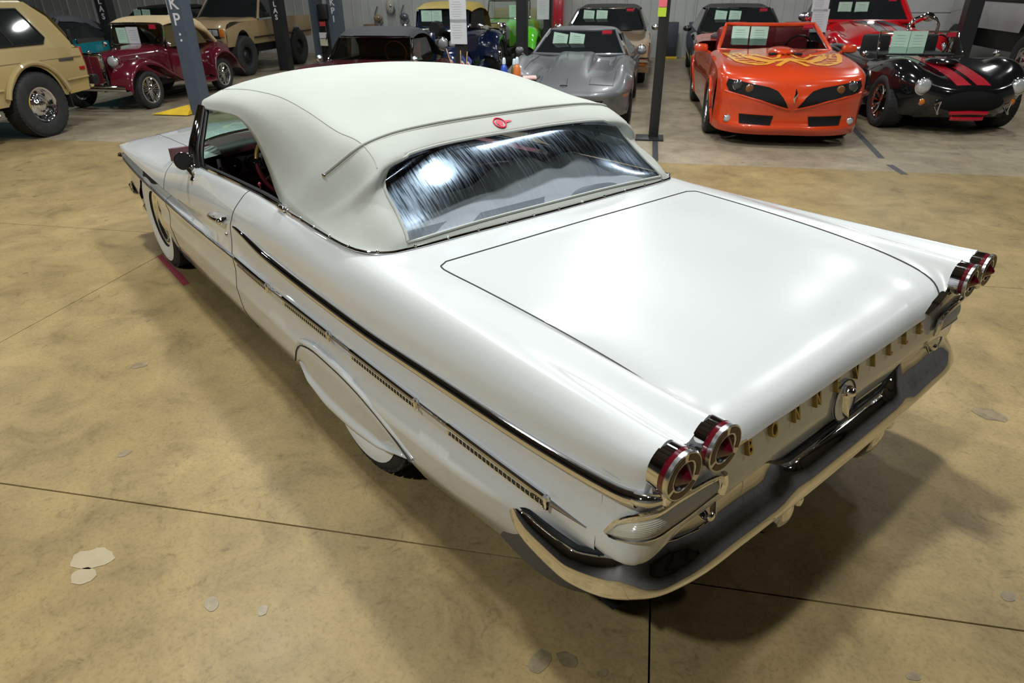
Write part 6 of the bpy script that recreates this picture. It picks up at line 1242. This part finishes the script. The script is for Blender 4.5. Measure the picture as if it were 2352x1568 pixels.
# ================================================================ lifts, notices, clutter
steelblue = mat('lift_blue_grey', (.075, .095, .125), .45, noise=.08); liftblack = mat('lift_black', (.016, .017, .019), .45)
whitep = mat('white_letter', (.62, .63, .66), .6)
TOCAM = -A
def post(name, label, u, v, w, d, m, h=4.4, base=True, txt=None, tz=1.3, tsize=.12, ramp=False, group=None):
    t = thing(name, label, 'post', uv(u, v), HEAD, group)
    if d < .16: box('column', (0, 0, h / 2), (d, w, h), m, t, bev=.012)
    else:
        prof = [(d / 2, -w / 2), (d / 2, w / 2), (-d / 2, w / 2), (-d / 2, w / 2 - .03), (d / 2 - .03, w / 2 - .03), (d / 2 - .03, -w / 2 + .03), (-d / 2, -w / 2 + .03), (-d / 2, -w / 2)]
        V, Fc = prismg(prof, 0, h, 'z'); mk('column', V, Fc, m, t, smooth=False); box('carriage', (-.02, 0, .62), (d * .8, w * .7, .5), liftblack, t, bev=.01)
    if base: box('base_plate', (.04, -.05, .012), (d + .22, w + .24, .024), m, t, bev=.004)
    if txt:
        for k, ch in enumerate(txt): text_obj('post_letter', ch, tsize, whitep, t, frame((d / 2 + .004, 0, tz - k * tsize * .92), (0, 1, 0), (0, 0, 1)), .002, bold=.003)
    if ramp:
        V = [(.25, -.10, .015), (.25, -.75, .015), (-.25, -.75, .015), (-.25, -.10, .015), (.05, -.12, .15), (.05, -.16, .15), (-.15, -.16, .15), (-.15, -.12, .15)]
        mk('yellow_foot', [(x, y, z) for x, y, z in V], [(0, 1, 5, 4), (1, 2, 6, 5), (2, 3, 7, 6), (3, 0, 4, 7), (4, 5, 6, 7), (0, 3, 2, 1)], yel, t, smooth=False)
        box('yellow_lock', (-.1, .25, .12), (.30, .10, .08), yel, t, bev=.02)
    return t
def notice(name, label, u, v, z, w, h, m, group=None, lines=7):
    o = tag(box(name, (0, 0, 0), (.004, w, h), m, None, bev=0), label, 'paper', group); o.location = uv(u, v, z); o.rotation_euler = (0, 0, HEAD)
    for k in range(lines): box('print_line', (.0035, -.02, h * (.36 - .1 * k)), (.001, w * (.6 if k % 3 else .45), .004), mat('grey_print2', (.33, .34, .37), .7), o, bev=0)
    return o
p1 = post('rope_post', 'slim black square post on a flat foot between silver and orange cars', .72, 7.45, .125, .11, liftblack, 4.6)
notice('sticky_note', 'pink sticky note on the slim black post', .75, 7.385, 1.62, .10, .11, mat('pink_note', (.75, .14, .18), .6), lines=0)
notice('sticky_note', 'lime sticky note on the slim black post below the pink one', .75, 7.385, 1.51, .10, .10, mat('lime_note', (.45, .62, .04), .6), lines=0)
post('lift_column', 'blue grey lift column with white letters and yellow foot by the maroon roadster', 7.93, 8.25, .22, .24, steelblue, 4.6, False, 'KP:', 1.60, .24, True)
post('lift_column', 'black lift column with white lettering between tan wagon and dark sedan', 11.85, 11.4, .24, .22, liftblack, 4.6, False, 'ATLAS', 1.85, .15)
post('lift_column', 'black lift column with white lettering before the door of the tan pickup', 9.62, 14.3, .26, .24, liftblack, 4.6, False, 'ATLAS', 1.72, .15)
t = post('lift_column', 'dark blue lift column carrying a black pump box beside the tan pickup', 9.25, 15.55, .26, .24, steelblue, 4.6, False)
box('pump_box', (.20, .28, 1.25), (.22, .26, .34), liftblack, t, bev=.03); box('warning_label', (.30, .26, .98), (.004, .16, .10), mat('red_label', (.5, .05, .05), .5), t, bev=0); box('data_label', (.30, .24, .72), (.004, .20, .13), paperw, t, bev=0); box('data_label', (.30, .24, .56), (.004, .20, .16), mat('cream_label', (.6, .58, .42), .6), t, bev=0)
tube('hose', [(.2, .28, 1.08), (.3, .34, .7), (.25, .2, .35), (.15, .1, .3)], .02, black, t, 6); box('back_plate', (.14, .24, .62), (.06, .30, 1.1), liftblack, t, bev=.01)
post('lift_column', 'blue grey lift column with white letters next to the soft top roadster', 8.72, 15.5, .30, .28, steelblue, 4.6, False, 'KPI', 1.45, .20, True)
post('lift_column', 'black lift column behind the hanging white notices', 3.90, 9.6, .15, .22, liftblack, 4.6, True)
post('lift_column', 'black lift column beside the green hot rod', 3.58, 13.4, .22, .22, liftblack, 4.6, True)
post('lift_column', 'black lift column by the tan coupe holding one white notice', 3.45, 16.3, .20, .22, liftblack, 4.6, True)
post('lift_column', 'black lift column behind white notices beside the red pickup', -1.98, 11.8, .22, .22, liftblack, 4.6, True)
post('lift_column', 'heavy black lift column with arms in front of the white door', -4.72, 12.75, .24, .24, liftblack, 4.6, True)
arm = bpy.data.objects[-1] if False else None
notice('wall_notice', 'white notice hung on the column above another notice', 3.89, 9.44, 1.46, .27, .34, paperw); notice('wall_notice', 'white notice hung lowest on the column by the blue hot rod', 3.89, 9.44, 1.16, .27, .36, paperw)
notice('wall_notice', 'single white notice on the column by the tan coupe', 3.56, 16.15, 1.28, .30, .46, paperw)
notice('wall_notice', 'upper white notice on the column beside the red pickup', -1.92, 11.64, 1.52, .27, .30, paperw); notice('wall_notice', 'lower white notice on the column beside the red pickup', -1.95, 11.64, 1.23, .27, .36, paperw)
notice('wall_notice', 'white notice strip hanging beside the lift column of the maroon roadster', 10.75, 12.0, 1.48, .24, .32, paperw); notice('wall_notice', 'lower white notice strip hanging beside the lift column of the maroon roadster', 10.78, 12.0, 1.17, .24, .28, paperw)
# detailing cart with spray bottles and small flags, standing behind the white car
ct = thing('tool_cart', 'dark rolling tool cart between the white car and silver coupe', 'cart', uv(2.62, 6.25), HEAD)
box('cart_top', (0, 0, .86), (.42, 1.05, .03), mat('cart_grey', (.05, .05, .06), .4), ct, bev=.01); box('cart_body', (0, 0, .55), (.38, 1.0, .52), mat('cart_grey', (.05, .05, .06), .4), ct, bev=.02)
for k in range(4): box('drawer', (.195, 0, .35 + .13 * k), (.01, .94, .115), liftblack, ct, bev=.004)
for sx in (-.15, .15):
    for sy in (-.42, .42):
        lathe('caster', curve([(.02, -.02), (.05, -.018), (.05, .018), (.02, .02)], 3), black, ct, 16, 'y', c=(sx, sy, .05)); box('caster_fork', (sx, sy, .17), (.05, .05, .24), chrome_soft, ct, bev=.005)
def bottle(u, v, body, cap, label, h=.17, r=.032):
    o = thing('spray_bottle', label, 'bottle', uv(u, v, .875), HEAD, 'bottles on the tool cart')
    lathe('bottle_body', curve([(.001, 0), (r, .002), (r, h * .72), (r * .6, h * .86), (r * .4, h)], 4), body, o, 20); lathe('bottle_cap', curve([(r * .62, h * .9), (r * .62, h * 1.05), (r * .35, h * 1.28), (.001, h * 1.3)], 3), cap, o, 16)
    lathe('bottle_label', [(r * 1.02, h * .15), (r * 1.02, h * .6)], mat(label[:12], tuple(min(1, q * 1.3 + .02) for q in body.node_tree.nodes['Principled BSDF'].inputs['Base Color'].default_value[:3]), .5), o, 20)
capw = mat('pale_blue_cap', (.60, .70, .80), .4)
bottle(2.46, 6.10, mat('blue_bottle', (.03, .08, .42), .3), capw, 'blue spray bottle with pale cap on the tool cart'); bottle(2.35, 6.14, mat('brown_bottle', (.12, .10, .03), .3), capw, 'olive brown bottle with white cap on the tool cart', .16); bottle(2.30, 6.05, mat('orange_bottle', (.60, .16, .04), .35), capw, 'orange spray bottle with pale cap on the tool cart', .18)
o = tag(box('cloth_rag', (0, 0, 0), (.20, .16, .025), mat('pink_rag', (.62, .45, .42), .9, noise=.2), None, bev=.01), 'folded pinkish rag on the corner of the tool cart', 'rag'); o.location = uv(2.17, 6.12, .888); o.rotation_euler = (0, 0, HEAD + .2)
for k, (u, ln) in enumerate(((3.06, .30), (2.99, .28), (2.94, .27))):
    o = thing('desk_flag', ('small flag on a tan stick leaning outward on the tool cart', 'small furled flag upright on the tool cart', 'small striped flag at the end of the tool cart')[k], 'flag', uv(u, 6.2, .875), HEAD, 'small flags on the tool cart')
    lean = (.10, 0, -.03)[k]; tube('stick', [(0, 0, 0), (0, -lean, ln)], .006, mat('tan_stick', (.55, .36, .16), .6), o, 6)
    n = 8; V = []
    for i in range(n + 1):
        z = ln * (.25 + .6 * i / n)
        for j in range(4): V.append((.01 * math.sin(i * .9 + j), -lean * z / ln + .018 * j, z - .012 * j * j * .5))
    fl = mk('flag_cloth', V, gridf(n + 1, 4), None, o, mats=[mat('flag_white', (.7, .7, .72), .7), mat('flag_red', (.5, .05, .07), .7), mat('flag_blue', (.05, .07, .25), .7)], mi=[(2 if i > 4 else (i % 2)) for i in range(n) for j in range(3)])
lathe('flag_holder', curve([(.001, 0), (.05, .001), (.05, .06), (.045, .06), (.045, .01)], 2), liftblack, ct, 20, c=(.05, -.38, .875)) if False else None
# sectional door in the back wall, dark panels and kerb at its foot
d1 = struct(box('door_1', uv(-8.2, V1 - .10, 2.2), (.05, 6.4, 4.4), mat('door_white', (.50, .51, .50), .5), None, rz=GY, bev=0))
for k in range(8): 
    V, Fc = boxg((0, 0, 0), (.05, 6.3, .53), bev=.012); o = mk('door_section', V, Fc, mat('door_white', (.50, .51, .50), .5), d1, smooth=False); o.matrix_local = Matrix.Translation(uv(-8.2, V1 - .135, .28 + .55 * k)) @ Matrix.Rotation(GY, 4, 'Z')
for u, w in ((.38, .34), (-.27, .42)):
    t = thing('wall_cabinet', 'dark blue grey steel cabinet on a yellow plinth against the back wall' if u > 0 else 'wider dark blue grey steel cabinet on a yellow plinth by the wall', 'cabinet', uv(u, V1 - .32), HEAD)
    box('cabinet_body', (0, 0, .48), (.30, w, .84), dado, t, bev=.01); box('plinth', (.03, 0, .03), (.36, w + .06, .06), yel, t, bev=.01); box('cabinet_door', (.155, 0, .50), (.012, w - .05, .76), dado, t, bev=.004)
t = thing('red_cabinet', 'tall red metal cabinet standing by the back wall', 'cabinet', uv(3.5, 18.2), HEAD); box('cabinet_body', (0, 0, .85), (.5, .42, 1.7), redp2, t, bev=.03); box('cabinet_door', (.255, 0, .85), (.012, .36, 1.5), redp2, t, bev=.005); box('handle', (.27, .14, .9), (.03, .02, .14), chrome, t, bev=.005)
# equipment hung on the back wall
t = thing('wall_shelf', 'dark steel shelf on the back wall above hanging gear', 'shelf', uv(8.3, V1 - .25, 0), HEAD); box('shelf_board', (0, 0, .62), (.4, 2.3, .04), liftblack, t, bev=.005)
for y in (-1.0, 0, 1.0): box('shelf_bracket', (-.1, y, .40), (.25, .04, .42), liftblack, t, bev=.005)
for k, (du, z, m) in enumerate(((8.75, .98, (.30, .22, .12)), (7.95, 1.02, (.10, .12, .16)), (8.35, 1.28, (.42, .40, .34)))):
    o = thing('hanging_gear', ('tan and blue air tool hung on the wall', 'dark air tool with brass fitting hung on the wall', 'pale canvas bag hung between the air tools')[k], 'tool', uv(du, V1 - .16, z), HEAD, None)
    ell('gear_body', (.02, 0, 0), (.10, .13, .10 if k < 2 else .2), mat('gear%d' % k, m, .6, noise=.2, nscale=20), o); tube('gear_hose', [(.04, .08, .05), (.08, .16, -.1), (.05, .06, -.22), (.06, -.1, -.16), (.03, -.08, .1), (.0, 0, .3)], .018, mat('gear_hose', (.08, .09, .12), .5), o, 6); ell('gear_fitting', (.10, .05, .02), (.05, .04, .04), chrome_soft, o)
o = thing('cardboard_box', 'small brown box lying on the dark wall shelf', 'box', uv(8.95, V1 - .3, .64), HEAD); box('carton', (0, 0, .09), (.26, .34, .18), mat('cardboard', (.22, .12, .06), .8), o, bev=.006); box('carton_flap', (.06, 0, .185), (.12, .33, .008), mat('cardboard', (.22, .12, .06), .8), o, bev=.002)
o = thing('storage_tray', 'grey storage tray standing on the dark wall shelf', 'tray', uv(7.6, V1 - .3, .64), HEAD); box('tray_bottom', (0, 0, .02), (.3, .5, .03), chrome_soft, o, bev=.005); box('tray_front', (.14, 0, .08), (.02, .5, .13), chrome_soft, o, bev=.005)
# ---------------------------------------------------------------- marks on the floor
def patch(name, pts, m, z=.0015):
    V = [(x, y, z) for x, y in pts]; return mk(name, V, [tuple(range(len(V)))], m, floor, smooth=False)
redtape = mat('red_tape', (.26, .03, .05), .6, noise=.25, nscale=30); dark_tape = mat('dark_tape', (.05, .052, .055), .6, noise=.2, nscale=20)
patch('floor_tape', [(4.93, .932), (4.62, .936), (4.40, .930), (4.20, .940), (4.19, .985), (4.45, .982), (4.68, .976), (4.93, .972)], redtape)
def strip_f(a, b, w):
    a, b = Vector(a), Vector(b); n = (b - a).normalized(); n = Vector((-n.y, n.x)) * w / 2; return [tuple(a + n), tuple(b + n), tuple(b - n), tuple(a - n)]
patch('floor_tape', strip_f((4.6, -9.0), (2.76, -6.40), .075), dark_tape); patch('floor_tape', strip_f((2.56, -6.15), (2.26, -5.83), .075), dark_tape); patch('floor_tape', strip_f((5.35, -5.45), (4.42, -4.33), .07), dark_tape)
rnd = random.Random(11)
def blob(cx, cy, r, n=18, sx=1., rot=0.):
    return [(cx + math.cos(rot) * sx * r * q * math.cos(a) - math.sin(rot) * r * q * math.sin(a), cy + math.sin(rot) * sx * r * q * math.cos(a) + math.cos(rot) * r * q * math.sin(a)) for a in np.linspace(0, 2 * math.pi, n, endpoint=False) for q in (1 + .25 * (rnd.random() - .5),)]
pale = mat('pale_stain', (.325, .262, .155), .5, noise=.1)
patch('floor_stain', blob(1.80, 1.985, .050, sx=1.5, rot=.9), pale); patch('floor_stain', blob(1.73, 2.03, .038, sx=1.2, rot=.4), pale)
oil = mat('oil_stain', (.20, .155, .085), .4, noise=.3, nscale=25)
for x, y, r in ((1.32, 1.72, .022), (1.18, 1.60, .016), (.98, 1.90, .014), (.45, 1.02, .03), (.40, .95, .025), (.30, .90, .012), (.62, 1.5, .012), (-.30, .2, .015), (-.38, -.35, .02), (.05, -1.5, .05), (-.2, -1.9, .035), (2.4, 1.75, .02), (3.2, 1.5, .03)):
    patch('floor_stain', blob(x, y, r, 12, 1.5, rnd.random() * 3), oil)
